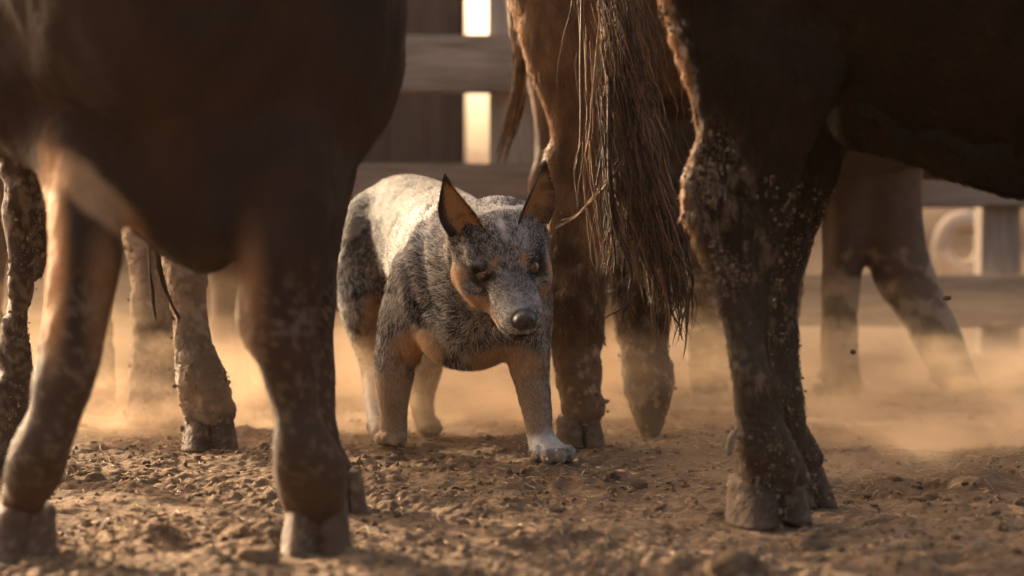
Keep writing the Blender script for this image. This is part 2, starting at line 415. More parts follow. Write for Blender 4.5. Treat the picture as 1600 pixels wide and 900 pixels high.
n = 260; dd = rs.uniform(3.9, 5.2, n); px_ = np.where(rs.random(n) < 0.4, rs.normal(900, 50, n), rs.uniform(500, 1600, n)); py_ = np.where(rs.random(n) < 0.5, rs.uniform(430, 620, n), rs.normal(640, 50, n))
pos = np.stack([(px_ - CX) * dd / FP, dd, np.maximum(CAMH - (py_ - HY) * dd / FP, 0.02)], -1)
clods('flying_grit', pos, np.clip(np.exp(rs.normal(-7.4, 0.35, n)), 0.0004, 0.0013), 6, 'fine grit thrown up and hanging in the dusty air', 'grit', M_DIRT, 1, 'stuff')

# ------------------------------------------------------------------ the wooden fence and the yard beyond
def wood_mat(name, c0, c1, sc=(3, 40, 40)):
    m, t, b = new_mat(name); tc = t.nodes.new('ShaderNodeTexCoord'); mp = t.nodes.new('ShaderNodeMapping')
    mp.inputs['Scale'].default_value = sc; n = t.nodes.new('ShaderNodeTexNoise'); n.inputs['Scale'].default_value = 1.0; n.inputs['Detail'].default_value = 8
    n.inputs['Distortion'].default_value = 1.2; n.inputs['Roughness'].default_value = 0.65
    cr = t.nodes.new('ShaderNodeValToRGB'); e = cr.color_ramp.elements; e[0].position = 0.33; e[0].color = c0 + (1,); e[1].position = 0.68; e[1].color = c1 + (1,)
    t.links.new(tc.outputs['Object'], mp.inputs[0]); t.links.new(mp.outputs[0], n.inputs[0]); t.links.new(n.outputs[0], cr.inputs[0]); t.links.new(cr.outputs[0], b.inputs['Base Color'])
    bp = t.nodes.new('ShaderNodeBump'); bp.inputs['Distance'].default_value = 0.01; t.links.new(n.outputs[0], bp.inputs['Height']); t.links.new(bp.outputs[0], b.inputs['Normal'])
    b.inputs['Roughness'].default_value = 0.85; b.inputs['Specular IOR Level'].default_value = 0.2
    return m
M_RAIL = wood_mat('weathered_rail', (0.15, 0.12, 0.09), (0.36, 0.30, 0.235))
M_POST = wood_mat('weathered_post', (0.20, 0.17, 0.14), (0.38, 0.33, 0.275), (40, 40, 3))
M_DARK = wood_mat('dark_board', (0.030, 0.020, 0.015), (0.075, 0.052, 0.040), (30, 30, 2))
def box(lo, hi, seg=1, wob=0.0, seed=0, bev=0.008):
    """bevelled board with a slightly wavy surface"""
    import bmesh
    bm = bmesh.new(); bmesh.ops.create_cube(bm, size=1.0); lo = np.array(lo, float); hi = np.array(hi, float)
    for v in bm.verts: v.co = Vector((lo + hi) / 2 + np.array(v.co) * (hi - lo))
    if seg > 1:
        ax_ = int(np.argmax(hi - lo)); es = [e for e in bm.edges if abs((e.verts[0].co - e.verts[1].co)[ax_]) > 1e-6]
        bmesh.ops.subdivide_edges(bm, edges=es, cuts=seg, use_grid_fill=True)
    bmesh.ops.bevel(bm, geom=[e for e in bm.edges if e.is_manifold and len(e.link_faces) == 2 and e.calc_face_angle(0) > 0.5], offset=bev, segments=2, affect='EDGES')
    bmesh.ops.triangulate(bm, faces=bm.faces[:])
    V = np.array([v.co[:] for v in bm.verts]); Fc = np.array([[v.index for v in f.verts] for f in bm.faces]); bm.free()
    if wob: V = V + wob * np.stack([fbm(V, 2.5, 3, seed), fbm(V, 2.5, 3, seed + 5), fbm(V, 2.5, 3, seed + 9)], -1)
    return V, Fc
FD = 7.5; fp = FP / FD
fence = empty('wooden_fence', (0, FD, 0), 'weathered grey wooden rail fence of three wide boards across the back of the yard', 'fence')
def zr(py): return CAMH - (py - HY) / fp
for i, (y0, y1) in enumerate(((55, 146), (255, 325), (430, 512), (-160, -70))):
    V, Fc = box((-3.2, FD, zr(y1)), (3.2, FD + 0.045, zr(y0)), 60, 0.012, i * 13)
    mesh_obj('rail', V, [Fc], M_RAIL, fence, None, False)
for i, (x0, x1) in enumerate(((764, 838), (1540, 1600), (-30, 60), (2350, 2430), (-800, -730))):
    V, Fc = box(((x0 - CX) / fp, FD + 0.06, -0.1), ((x1 - CX) / fp, FD + 0.20, 1.25), 20, 0.01, i * 7 + 90)
    mesh_obj('post', V, [Fc], M_POST, fence, None, False)
# dark boarded shelter behind the fence (its right edge stands left of the bright gap)
SD = 10.5
sh = empty('shed', (-1.2, SD, 0), 'dark brown boarded shed wall behind the fence at upper left', 'shed')
x = -4.7; i = 0
while x < -0.26:
    wd = min(0.26, -0.235 - x); V, Fc = box((x, SD, zr(262) * 0 - 0.05), (x + wd - 0.008, SD + 0.05, 2.2), 10, 0.008, i * 3 + 200)
    mesh_obj('board', V, [Fc], M_DARK, sh, None, False); x += wd; i += 1
V, Fc = box((-4.75, SD - 0.06, 2.2), (-0.16, SD + 2.2, 2.28), 4, 0, 1); mesh_obj('roof', V, [Fc], M_DARK, sh, None, False)
V, Fc = box((-4.7, SD + 2.0, -0.05), (-0.24, SD + 2.05, 2.2), 4, 0, 1); mesh_obj('rear_wall', V, [Fc], M_DARK, sh, None, False)
# a low bank of earth added far behind the fence to cover overbright ground
bx_ = np.linspace(-60, 60, 240); by_ = np.linspace(0, 1, 24); BX, BY = np.meshgrid(bx_, by_)
BZ = np.sin(np.clip(BY, 0, 1) * np.pi) ** .8 * (1.05 + .25 * fbm(np.stack([BX, BY * 0, BY * 0], -1), .35, 3, 3)) + .10 * fbm(np.stack([BX, BY * 6, BY * 0], -1), 1.6, 4, 8) - .08
ii_ = np.arange(240 * 24).reshape(24, 240)
tag(mesh_obj('added_bank', np.stack([BX, 15 + 6 * BY, BZ], -1).reshape(-1, 3), [np.stack([ii_[:-1, :-1], ii_[:-1, 1:], ii_[1:, 1:], ii_[1:, :-1]], -1).reshape(-1, 4)], M_DIRT), kind='structure')
# pale tyre-like ring and a stump standing in the yard beyond the fence
ta = np.linspace(0, 2 * np.pi, 40, endpoint=False); tb = np.linspace(0, 2 * np.pi, 16, endpoint=False)
TA, TB = np.meshgrid(ta, tb, indexing='ij')
D2 = 9.6; cp = P(1505, 385, D2); R0, r0 = 0.085, 0.038
tv = np.stack([cp[0] + (R0 + r0 * np.cos(TB)) * np.cos(TA), cp[1] + 0.045 * np.sin(TB), cp[2] + 1.15 * (R0 + r0 * np.cos(TB)) * np.sin(TA)], -1).reshape(-1, 3)
ii, jj = np.meshgrid(np.arange(40), np.arange(16), indexing='ij')
tq = np.stack([ii * 16 + jj, ((ii + 1) % 40) * 16 + jj, ((ii + 1) % 40) * 16 + (jj + 1) % 16, ii * 16 + (jj + 1) % 16], -1).reshape(-1, 4)
m_ring, t_, b_ = new_mat('pale_dusty_rubber'); b_.inputs['Base Color'].default_value = (0.42, 0.32, 0.22, 1); b_.inputs['Roughness'].default_value = 0.8; add_bump(t_, b_, 30, 0.5, 0.01)
ringroot = tag(mesh_obj('ring', tv, [tq], m_ring), 'pale blurred ring hanging beyond the fence at the right', 'ring')
# ------------------------------------------------------------------ the cattle dog
def headR(yaw, pitch, roll):
    cy_, sy = math.cos(yaw), math.sin(yaw); cp_, sp = math.cos(pitch), math.sin(pitch); cr_, sr = math.cos(roll), math.sin(roll)
    B = np.diag([1, -1, 1]); Rp = np.array([[1, 0, 0], [0, cp_, sp], [0, -sp, cp_]])
    Ry = np.array([[cy_, sy, 0], [-sy, cy_, 0], [0, 0, 1]]); Rr = np.array([[cr_, 0, -sr], [0, 1, 0], [sr, 0, cr_]])
    return Rr @ B @ Ry @ Rp
HR = headR(0.155, 0.49, 0.140); HS = 1.01; HO = np.array([-0.0087, 4.2, 0.3485])
def H(*l): return HO + HS * (HR @ np.array(l, float))        # dog's head frame: x across, y along the muzzle, z up
def Hd(*l): return HR @ np.array(l, float)
def toH(p): return (p - HO) @ HR / HS
dog = empty('cattle_dog', (-0.05, 4.6, 0), 'speckled blue grey cattle dog with tan cheeks stalking low between the cows', 'dog')
def PR(px, py, d, rv, rw): s = d / FP; p = P(px, py, d); return (p[0], p[1], p[2], rv * s, rw * s)
def legn(rows, ratio=1.0):
    """rows: (row, left edge, right edge, distance[, ratio]) read off the photo"""
    out = []
    for r in rows:
        y, a, b, d = r[:4]; q = r[4] if len(r) > 4 else ratio; s = d / FP; p = P((a + b) / 2, y, d)
        out.append([p[0], p[1], p[2], (b - a) / 2 * s, (b - a) / 2 * s * q])
    out = np.array(out); u = norm(np.gradient(out[:, :3], axis=0)); c = np.abs(u[:, 2]) / np.hypot(u[:, 0], u[:, 2])
    out[:, 3] *= np.clip(c, 0.5, 1); return out
RI = HR.T  # rows: local axes in world
dp = []
# trunk: chest, ribs, loin, croup
dp.append(Limb([PR(748, 470, 4.40, 62, 74), PR(738, 452, 4.52, 92, 116), PR(706, 412, 4.68, 88, 110), PR(668, 378, 4.86, 76, 96), PR(630, 362, 5.02, 72, 88), PR(604, 372, 5.12, 60, 74)], ref=(0, 0, 1), k=0.03))
dp.append(Limb([PR(780, 385, 4.34, 80, 78), PR(760, 410, 4.42, 84, 86), PR(720, 420, 4.58, 84, 84)], ref=(0, 0, 1), k=0.03))       # neck
dp.append(Ball(P(662, 462, 4.52), (0.062, 0.075, 0.105), k=0.03, flow=(-0.15, 0.3, -1)))      # near shoulder
dp.append(Ball(P(822, 478, 4.46), (0.045, 0.07, 0.095), k=0.03, flow=(0.1, 0.2, -1)))       # far shoulder
dp.append(Ball(P(738, 525, 4.44), (0.085, 0.06, 0.06), k=0.03, flow=(0, 0.1, -1)))       # brisket
# front left (in the picture): bent at the wrist, toes tucked back
dp.append(Limb(legn([(430, 612, 700, 4.56), (480, 596, 690, 4.54), (520, 588, 672, 4.54), (560, 586, 652, 4.55), (600, 588, 643, 4.56), (640, 594, 637, 4.57), (665, 594, 636, 4.58), (680, 600, 634, 4.60)], 1.05), k=0.018))
dp.append(Limb([PR(616, 676, 4.60, 19, 17), PR(604, 684, 4.66, 17, 13), PR(598, 686, 4.71, 15, 11)], ref=(0, 0, 1), k=0.01))
for tx, ty, td in ((604, 687, 4.555), (616, 690, 4.55), (628, 687, 4.56)):
    dp.append(Limb([PR(tx, ty - 8, td + .03, 8.5, 9), PR(tx, ty - 1, td, 8, 8)], ref=(0, 0, 1), k=0.004, flow=(0, -1, -0.3)))
# front right: reaching forward, paw flat
dp.append(Limb(legn([(470, 785, 858, 4.46), (520, 782, 860, 4.44), (560, 792, 859, 4.43), (600, 805, 859, 4.42), (640, 815, 862, 4.40), (675, 822, 864, 4.39), (695, 828, 874, 4.38)], 1.0), k=0.018))
dp.append(Limb([PR(850, 698, 4.385, 22, 17), PR(862, 704, 4.35, 27, 14), PR(868, 709, 4.32, 27, 11)], ref=(0, 0, 1), k=0.012, flow=(0.2, -1, -0.3)))
toes = [(838, 711, 4.315, 10, 11), (855, 715, 4.295, 11.5, 11.5), (874, 714, 4.295, 11.5, 11.5), (890, 710, 4.315, 10, 11)]
for tx, ty, td, ra, rb in toes:
    dp.append(Limb([PR(tx - 2, ty - 5, td + 0.035, ra * 0.95, rb), PR(tx, ty - 2, td + 0.012, ra, rb), PR(tx + 1, ty + 2, td - 0.002, ra * 0.9, rb * 0.75)], ref=(0, 0, 1), k=0.0035, flow=(0, -1, -0.3)))
# hind left
dp.append(Ball(P(572, 400, 5.02), (0.062, 0.11, 0.125), k=0.035, flow=(-0.1, 0.3, -1)))
dp.append(Ball(P(556, 440, 5.02), (0.043, 0.075, 0.085), k=0.03, flow=(-0.1, 0.2, -1)))
dp.append(Limb(legn([(430, 525, 600, 4.98), (480, 531, 597, 4.95), (520, 545, 594, 4.98), (555, 557, 592, 5.02), (585, 565, 589, 5.0), (620, 568, 590, 4.93), (650, 573, 595, 4.87), (668, 575, 600, 4.83)], 1.2), k=0.02))
dp.append(Limb([PR(588, 664, 4.85, 14, 14), PR(594, 673, 4.78, 17, 11), PR(597, 678, 4.74, 17, 8)], ref=(0, 0, 1), k=0.01, flow=(0, -1, 0)))
# hind right
dp.append(Ball(P(690, 440, 5.0), (0.055, 0.1, 0.11), k=0.03, flow=(0, 0, -1)))
dp.append(Limb(legn([(460, 640, 720, 5.0), (540, 645, 695, 4.97), (580, 643, 688, 4.98), (620, 640, 678, 5.0), (650, 645, 680, 4.93), (668, 650, 688, 4.88)], 1.2), k=0.02))
dp.append(Limb([PR(670, 664, 4.9, 16, 13), PR(674, 670, 4.82, 18, 10)], ref=(0, 0, 1), k=0.01, flow=(0, -1, 0)))
# tail
dp.append(Limb([PR(560, 330, 5.16, 18, 18), PR(540, 365, 5.24, 15, 15), PR(527, 410, 5.28, 13, 13), PR(524, 452, 5.28, 9, 9), PR(528, 480, 5.27, 5, 5)], k=0.015))
# head
HB = lambda c, r, k=0.012, neg=False, fl=(0, -1, 0.1): Ball(H(*c), np.array(r) * HS, RI, k, Hd(*fl), neg)
def HL(nodes, k=0.012, neg=False, fl=None):
    n = [list(H(*q[:3])) + [q[3] * HS, q[4] * HS] for q in nodes]; return Limb(n, ref=Hd(0, 0, 1), k=k, neg=neg, flow=None if fl is None else Hd(*fl))
hp = [HB((0, -.062, .014), (.080, .085, .062), .015), HB((0, -.018, .016), (.056, .048, .040), .02), 
      HL([(0, .0, -.016, .046, .040), (0, .035, -.022, .041, .035), (0, .075, -.028, .040, .033), (0, .118, -.035, .0345, .028)], .018, fl=(0, -1, .1)),
      HL([(0, -.05, -.058, .056, .040), (0, .02, -.062, .041, .027), (0, .07, -.066, .034, .020), (0, .106, -.065, .026, .015)], .010, fl=(0, -1, 0)),
      HB((-.050, -.038, -.034), (.034, .052, .046), .022, fl=(-.4, -1, -.2)), HB((.050, -.038, -.034), (.034, .052, .046), .022, fl=(.4, -1, -.2)),
      HB((-.019, .078, -.041), (.019, .042, .022), .012), HB((.019, .078, -.041), (.019, .042, .022), .012),
      HB((-.054, -.082, .040), (.024, .026, .030), .02, fl=(-.5, -1, .5)), HB((.054, -.082, .040), (.024, .026, .030), .02, fl=(.5, -1, .5)),
      HB((-.041, -.001, .0185), (.019, .013, .0070), .010), HB((.041, -.001, .0185), (.019, .013, .0070), .010),
      HB((0, .140, -.023), (.0175, .0140, .0135), .004),
      HB((-.0425, .016, .0018), (.0148, .0155, .0096), .004, True), HB((.0425, .016, .0018), (.0148, .0155, .0096), .004, True),
      HB((-.0095, .153, -.0215), (.0048, .006, .0042), .002, True), HB((.0095, .153, -.0215), (.0048, .006, .0042), .002, True),
      HL([(-.030, .060, -.0545, .003, .003), (-.020, .112, -.0515, .003, .0022), (0, .135, -.047, .003, .0022), (.020, .112, -.0515, .003, .0022), (.030, .060, -.0545, .003, .003)], .003, True)]
dp += hp
ax = axis(-0.42, 0.17, -0.12, 0.125, 0.0024, 0.0040); ay = axis(4.0, 5.40, 4.03, 4.42, 0.0025, 0.0048); az = axis(-0.02, 0.60, 0.22, 0.43, 0.0024, 0.0040)
V, Q = solid(dp, ax, ay, az); V = relax(V, Q, 1, 0.4)
# ears: cupped shells with real thickness, joined to the body mesh
def ear(side):
    nu, nv = 22, 15; base = np.array([side * .060, -.043, .060]); tip = np.array([side * .088, -.060, .163])
    up = tip - base; Vs = []
    for inner in (0, 1):
        for i in range(nu):
            t = i / (nu - 1); wd = 0.0320 * (1 - t) ** 0.75 * (1 + 0.46 * math.sin(math.pi * min(1, t * 1.15))) * (0.97 if inner else 1) + 0.0012
            cupd = 0.020 * (1 - t) ** 0.8 + 0.001
            for j in range(nv):
                s = -1 + 2 * j / (nv - 1); c = base + up * (t * 1.0 - 0.12 * (1 - t)) + np.array([side * 0.004 * math.sin(math.pi * t), 0, 0])
                fwd = np.array([side * 0.35, 0.93, 0.0]); lat = np.array([0.93, -side * 0.35, 0.0])
                off = -cupd * (1 - s * s) * 1.25 + (0.0035 * (1 - t) * (1 - s * s) + 0.0008 if inner else -0.0012)
                Vs.append(H(*(c + lat * wd * s + fwd * off)))
    Vs = np.array(Vs); qs = []; m = nu * nv
    for i in range(nu - 1):
        for j in range(nv - 1):
            a = i * nv + j; qs.append([a, a + 1, a + nv + 1, a + nv]); qs.append([m + a + nv, m + a + nv + 1, m + a + 1, m + a])
        for j in (0, nv - 1):
            a = i * nv + j; q = [a, a + nv, m + a + nv, m + a]; qs.append(q if j == 0 else q[::-1])
    for j in range(nv - 1):
        a = (nu - 1) * nv + j; qs.append([a, a + 1, m + a + 1, m + a]); a = j; qs.append([a + 1, a, m + a, m + a + 1])
    qs = np.array(qs)
    fn = np.cross(Vs[qs[:, 2]] - Vs[qs[:, 0]], Vs[qs[:, 3]] - Vs[qs[:, 1]]).copy()
    fr = Hd(side * .35, .93, 0); inner_mid = qs.min(1) >= m
    if (fn[inner_mid] @ fr).mean() < 0: qs = qs[:, ::-1]
    return Vs, qs, m
def smix(a, b, t): return a * (1 - t)[:, None] + b * t[:, None]
DK = np.array([.026, .025, .028]); LT = np.array([.60, .565, .52]); TAN = np.array([.50, .300, .155]); TAN2 = np.array([.38, .255, .150]); CRM = np.array([.17, .152, .128]); WH = np.array([.74, .70, .64]); BLK = np.array([.012, .010, .010])
def blob(px, py, cx, cy_, rx, ry, soft=0.35):
    return 1 - sstep(1 - soft, 1 + soft, np.sqrt(((px - cx) / rx) ** 2 + ((py - cy_) / ry) ** 2))
def dog_col(p, hair=None):
    """coat colour at points; hair = per-hair random 0..1 for the roan mixing, None for the skin below"""
    n = len(p); px, py = proj(p); h = toH(p); nz = fbm(p, 45, 3, 3) * 14; px2 = px + nz; py2 = py + fbm(p, 45, 3, 9) * 14
    ishead = ((h[:, 1] > -.12) & (p[:, 1] < 4.43) & (np.linalg.norm(h - np.array([0, -.03, 0]), axis=1) < .235)) & (h[:, 2] > -.095)
    r = np.full(n, 0.45) if hair is None else hair
    light = 0.40 + 0.45 * fbm(p, 26, 3, 31) + 0.40 * fbm(p, 150, 2, 35) + 0.2 * fbm(p, 8, 2, 33)                        # roan: share of light hairs
    rump = sstep(4.60, 4.80, p[:, 1]) * sstep(0.30, 0.43, p[:, 2])
    light = light + 0.55 * rump + 0.35 * rump * sstep(0.44, 0.52, p[:, 2])
    light = light - 0.75 * sstep(-0.05, 0.18, fbm(p, 15, 4, 44)) * rump
    rb = 1 - .66 * rump
    leg = 1 - sstep(0.17, 0.27, p[:, 2])
    t = sstep(-0.30, 0.30, light - (r if hair is not None else 0.5))
    base = smix(np.tile(DK, (n, 1)), np.tile(LT, (n, 1)) * rb[:, None], t)
    base = smix(base, np.tile(CRM, (n, 1)) * (0.55 + 0.45 * t)[:, None], rump * sstep(0.5, 1.0, light) * 0.9)
    tanm = np.zeros(n)
    bd = ~ishead
    tanm = np.maximum(tanm, bd * blob(px2, py2, 655, 540, 40, 30) * (p[:, 1] < 4.6) * 1.0)                   # breast patch
    tanm = np.maximum(tanm, bd * blob(px2, py2, 790, 560, 60, 22) * (p[:, 1] < 4.6) * 0.9)
    tanm = np.maximum(tanm, bd * blob(px2, py2, 618, 640, 36, 75) * 0.9)
    tanm = np.maximum(tanm, bd * blob(px2, py2, 822, 640, 34, 85) * (p[:, 1] < 4.6) * 0.9)
    tanm = np.maximum(tanm, bd * blob(px2, py2, 583, 520, 22, 60) * (p[:, 1] > 4.7) * 0.8)
    tanm = np.maximum(tanm, bd * blob(px2, py2, 670, 620, 45, 80) * (p[:, 1] > 4.75) * 0.8)
    hx = np.abs(h[:, 0]); hn = fbm(p, 70, 4, 71) * .020; hy, hz = h[:, 1] + hn, h[:, 2] + fbm(p, 70, 4, 72) * .020
    def hb(c, rr, soft=.3): return 1 - sstep(1 - soft, 1 + soft, np.sqrt(((hx + hn * .5 - c[0]) / rr[0]) ** 2 + ((hy - c[1]) / rr[1]) ** 2 + ((hz - c[2]) / rr[2]) ** 2))
    cheek = np.maximum(hb((.060, .012, -.052), (.032, .042, .016)), hb((.078, -.028, -.026), (.018, .034, .030)))
    cheek = np.maximum(cheek, hb((.036, .045, -.052), (.018, .040, .012)))
    brow = hb((.026, .026, .0275), (.0075, .018, .0065))
    tanm = np.where(ishead, np.maximum(cheek, brow) * 0.95, tanm)
    brst = np.maximum(blob(px2, py2, 655, 540, 44, 34), blob(px2, py2, 790, 562, 60, 26)) * (p[:, 1] < 4.6) > .1
    tc_ = np.where(((leg > .3) & ~brst)[:, None], TAN2, TAN) * (0.7 + 0.6 * r)[:, None]
    base = smix(base, tc_, np.clip(tanm * (0.55 + 0.5 * (r > 0.25)), 0, 1))
    muz = ishead * hb((0, .075, -.022), (.040, .062, .045)) * (1 - cheek)
    base = smix(base, np.tile(np.array([.19, .175, .165]), (n, 1)) * (0.45 + 1.1 * r)[:, None], muz * .25)
    mask = ishead * np.maximum(hb((.044, .012, .000), (.026, .035, .021), .35), 0.75 * hb((.048, .004, -.012), (.018, .03, .012)))
    base = smix(base, np.tile(BLK * 2, (n, 1)), mask * (1 - brow) * .96)
    blaze = ishead * np.maximum(hb((0, -.025, .062), (.005, .022, .03), .6), .8 * hb((0, -.080, .08), (.038, .009, .03), .6))
    base = smix(base, np.tile(WH * .9, (n, 1)), blaze * .85 * (r > .3))
    paw = np.maximum(blob(px2, py2, 850, 693, 34, 14) * (p[:, 1] < 4.6), blob(px2, py2, 580, 620, 14, 48) * (p[:, 1] > 4.75))
    base = smix(base, np.tile(WH, (n, 1)), paw * .9)
    toe = (p[:, 1] < 4.45) * sstep(700, 712, py) ; base = smix(base, np.tile(TAN2 * 1.05, (n, 1)), toe * .6)
    tl = (p[:, 1] > 5.17) * (px < 548); base = smix(base, np.tile(DK, (n, 1)), tl * .8)
    nose = np.linalg.norm((h - np.array([0, .139, -.021])) / np.array([.023, .018, .019]), axis=1) < 1
    base[nose] = np.array([.022, .018, .018])
    mouth = ishead & (np.abs(h[:, 2] + .0525) < .0055) & (h[:, 1] > .045); base[mouth] = BLK
    ey = np.minimum(np.linalg.norm(h - np.array([.0425, .010, 0]), axis=1), np.linalg.norm(h - np.array([-.0425, .010, 0]), axis=1)) < .0155; base[ey] = BLK
    if hair is None: base = base * 0.75
    else: base = base * (0.8 + 0.4 * np.random.default_rng(5).random(n))[:, None]
    return base
N0 = vnormals(V, Q)
disp = 0.0016 * fbm(V, 90, 3, 2) * (1 - np.exp(-np.linalg.norm(toH(V) - np.array([0, .1, 0]), axis=1) ** 2 / .004))
pxv, pyv = proj(V); onneck = blob(pxv, pyv, 690, 450, 60, 110, .5) * (V[:, 1] < 4.62)
disp = disp + 0.0070 * onneck * np.sin((np.hypot(pxv - 800, (pyv - 380) * 0.8)) / 4.6 + 2 * fbm(V, 12, 2, 5))      # skin folds of the neck
V = V + N0 * disp[:, None]
BV, BQ = V, Q; cols = dog_col(V)
allV, allQ, allC = [V], [Q], [cols]; off = len(V); ears = []
for side in (-1, 1):
    ev, eq, m = ear(side); ec = np.tile(DK * 1.1, (len(ev), 1)); t_ = np.repeat(np.arange(22) / 21, 15); s_ = np.tile(np.linspace(-1, 1, 15), 22)
    inn = (1 - sstep(.45, .9, np.abs(s_))) * (1 - sstep(.72, .95, t_)); ec2 = smix(np.tile(DK, (330, 1)), np.tile(TAN * .8, (330, 1)), inn * (0.55 + 0.5 * (fbm(ev[m:], 60, 2, 4) > -.1)).clip(0, 1)); ec[m:] = ec2
    allV.append(ev); allQ.append(eq + off); allC.append(ec); off += len(ev); ears.append((ev, eq, m, ec, side))
body = mesh_obj('body', np.concatenate(allV), [np.concatenate(allQ)], M_SKIN, dog, np.concatenate(allC))
m_nose, t_, b_ = new_mat('wet_nose'); b_.inputs['Base Color'].default_value = (.020, .016, .015, 1); b_.inputs['Roughness'].default_value = .38; add_bump(t_, b_, 500, .5, .0012, 2)
body.data.materials.append(m_nose); fc_ = np.concatenate(allV)[np.concatenate(allQ)].mean(1)
body.data.polygons.foreach_set('material_index', (np.linalg.norm((toH(fc_) - np.array([0, .139, -.021])) / np.array([.0225, .0175, .0185]), axis=1) < 1).astype(np.int32))
# fur
rs = np.random.default_rng(21); N0 = vnormals(BV, BQ)
def wf(c, nn):
    v = norm(np.array([0, 0, CAMH]) - c); f = (nn * v).sum(1); hd = np.linalg.norm(toH(c) - np.array([0, .02, 0]), axis=1)
    return np.where(f > -.25, 1.0, .2) * (1 + 2.2 * (hd < .15)) * (c[:, 2] > .012)
root, nr = sample_surface(BV, BQ, N0, 240000, wf, rs)
h = toH(root)
k_ = (np.minimum(np.linalg.norm((h - [.0425, .012, .001]) / [1, 1, .85], axis=1), np.linalg.norm((h - [-.0425, .012, .001]) / [1, 1, .85], axis=1)) > .0150) & (np.linalg.norm((h - [0, .143, -.021]) / [.024, .021, .020], axis=1) > 1) & ~((np.abs(h[:, 2] + .052) < .0025) & (h[:, 1] > .06)) & (root[:, 2] > .012)
root, nr, h = root[k_], nr[k_], h[k_]
fl = flow_field(dp, root, 0.012)
hd = sstep(.20, .13, np.linalg.norm(h - np.array([0, 0, 0]), axis=1))
face = (np.outer(-np.ones(len(root)), Hd(0, 1, 0)) + np.tanh(h[:, 0:1] / .03) * 0.35 * Hd(1, 0, 0)[None] + 0.25 * Hd(0, 0, 1)[None] * sstep(-.02, .04, h[:, 2])[:, None] - .5 * Hd(0, 0, 1)[None] * sstep(-.01, -.05, h[:, 2])[:, None])
fl = fl * (1 - hd)[:, None] + face * hd[:, None]
fl = fl + 0.5 * np.stack([fbm(root, 20, 2, 61), fbm(root, 20, 2, 62), fbm(root, 20, 2, 63)], -1)
muz = np.exp(-((h - np.array([0, .11, -.03])) ** 2).sum(1) / .003)
low = 1 - sstep(.04, .2, root[:, 2])
ln = 0.0115 * (0.7 + 0.6 * rs.random(len(root))) * (1 - .62 * muz) * (1 - .35 * hd) * (1 - .4 * low)
neck = blob(*proj(root), 700, 470, 90, 130) * (1 - hd); ln = ln * (1 + .5 * neck)
lf = 0.20 + 0.22 * neck - 0.04 * hd
cc = dog_col(root, rs.random(len(root)))
hair_strips('fur', root, nr, fl, ln, 0.00090 - .00030 * hd, lf, cc, M_HAIR, dog, rs, 0.22, 1.2, 0.15)
# hair inside and on the ears
RR, NN_, FF_, CC_ = [], [], [], []
for ev, eq, m, ec, side in ears:
    nv_ = vnormals(ev, eq); r_, n_ = sample_surface(ev, eq, nv_, 7000, lambda c, q: np.ones(len(c)), rs)
    d2 = (((r_[:, None, ::1] - ev[None, ::5]) ** 2).sum(2) + .0004 * (1 - n_ @ nv_[::5].T)).argmin(1) * 5
    RR.append(r_); NN_.append(n_); FF_.append(np.tile(Hd(-side * .35, .1, 1), (len(r_), 1))); CC_.append(ec[d2] * (.7 + .8 * rs.random(len(r_)))[:, None])
RR = np.concatenate(RR)
hair_strips('ear_fur', RR, np.concatenate(NN_), np.concatenate(FF_), 0.0075, 0.0006, 0.12, np.concatenate(CC_), M_HAIR, dog, rs, 0.3)
# whiskers
pw, rw_ = [], []
for s in (-1, 1):
    for i in range(6):
        a = H(s * (.026 + .003 * rs.random()), .085 + .03 * rs.random(), -.045 + .014 * rs.random()); d = norm(Hd(s * 1, -.2 + .5 * rs.random(), -.55 + .3 * rs.normal()))
        L = .020 + .018 * rs.random(); tt = np.linspace(0, 1, 7)[:, None]; pw.append(a + d * L * tt + Hd(0, -.2, -.35) * L * tt ** 2); rw_.append(np.linspace(.00016, .00005, 7))
V, Q = tubes(pw, rw_, 4); m_w, t_, b_ = new_mat('whisker_hair'); b_.inputs['Base Color'].default_value = (.75, .68, .6, 1)
tag(mesh_obj('whiskers', V, [Q], m_w, dog), kind='stuff')
# eyes
def eye_mat():
    m, t, b = new_mat('amber_eye'); a = t.nodes.new('ShaderNodeAttribute'); a.attribute_name = 'coat'; t.links.new(a.outputs[0], b.inputs['Base Color'])
    b.inputs['Roughness'].default_value = 0.12; b.inputs['Coat Weight'].default_value = 1; b.inputs['Coat Roughness'].default_value = 0.03; return m
M_EYE = eye_mat()
def uvs(c, r, nu=36, nv=48, axis_=None):
    a = norm(np.array(axis_, float)); b = norm(np.cross(a, [0, 0, 1])); c2 = np.cross(a, b); V = []; th = np.linspace(0.001, math.pi - .001, nu); ph = np.linspace(0, 2 * math.pi, nv, endpoint=False)
    T, Ph = np.meshgrid(th, ph, indexing='ij'); D = np.cos(T)[..., None] * a + np.sin(T)[..., None] * (np.cos(Ph)[..., None] * b + np.sin(Ph)[..., None] * c2)
    ii, jj = np.meshgrid(np.arange(nu - 1), np.arange(nv), indexing='ij'); q = np.stack([ii * nv + jj, (ii + 1) * nv + jj, (ii + 1) * nv + (jj + 1) % nv, ii * nv + (jj + 1) % nv], -1).reshape(-1, 4)
    return (np.array(c) + D * r).reshape(-1, 3), q, T.ravel()
for s in (-1, 1):
    gz = norm(Hd(0.12 + s * .12, 1, 0.30)); ev, eq, th = uvs(H(s * .0420, .0050, .0006), .0136, axis_=gz)
    deg = np.degrees(th); ec = np.tile(np.array([.03, .02, .015]), (len(ev), 1)); ec[deg < 42] = (.13, .058, .022); ec[(deg < 40) & (deg > 33)] = (.05, .02, .008); ec[deg < 19] = (.004, .003, .003)
    mesh_obj('eye', ev, [eq], M_EYE, dog, ec)
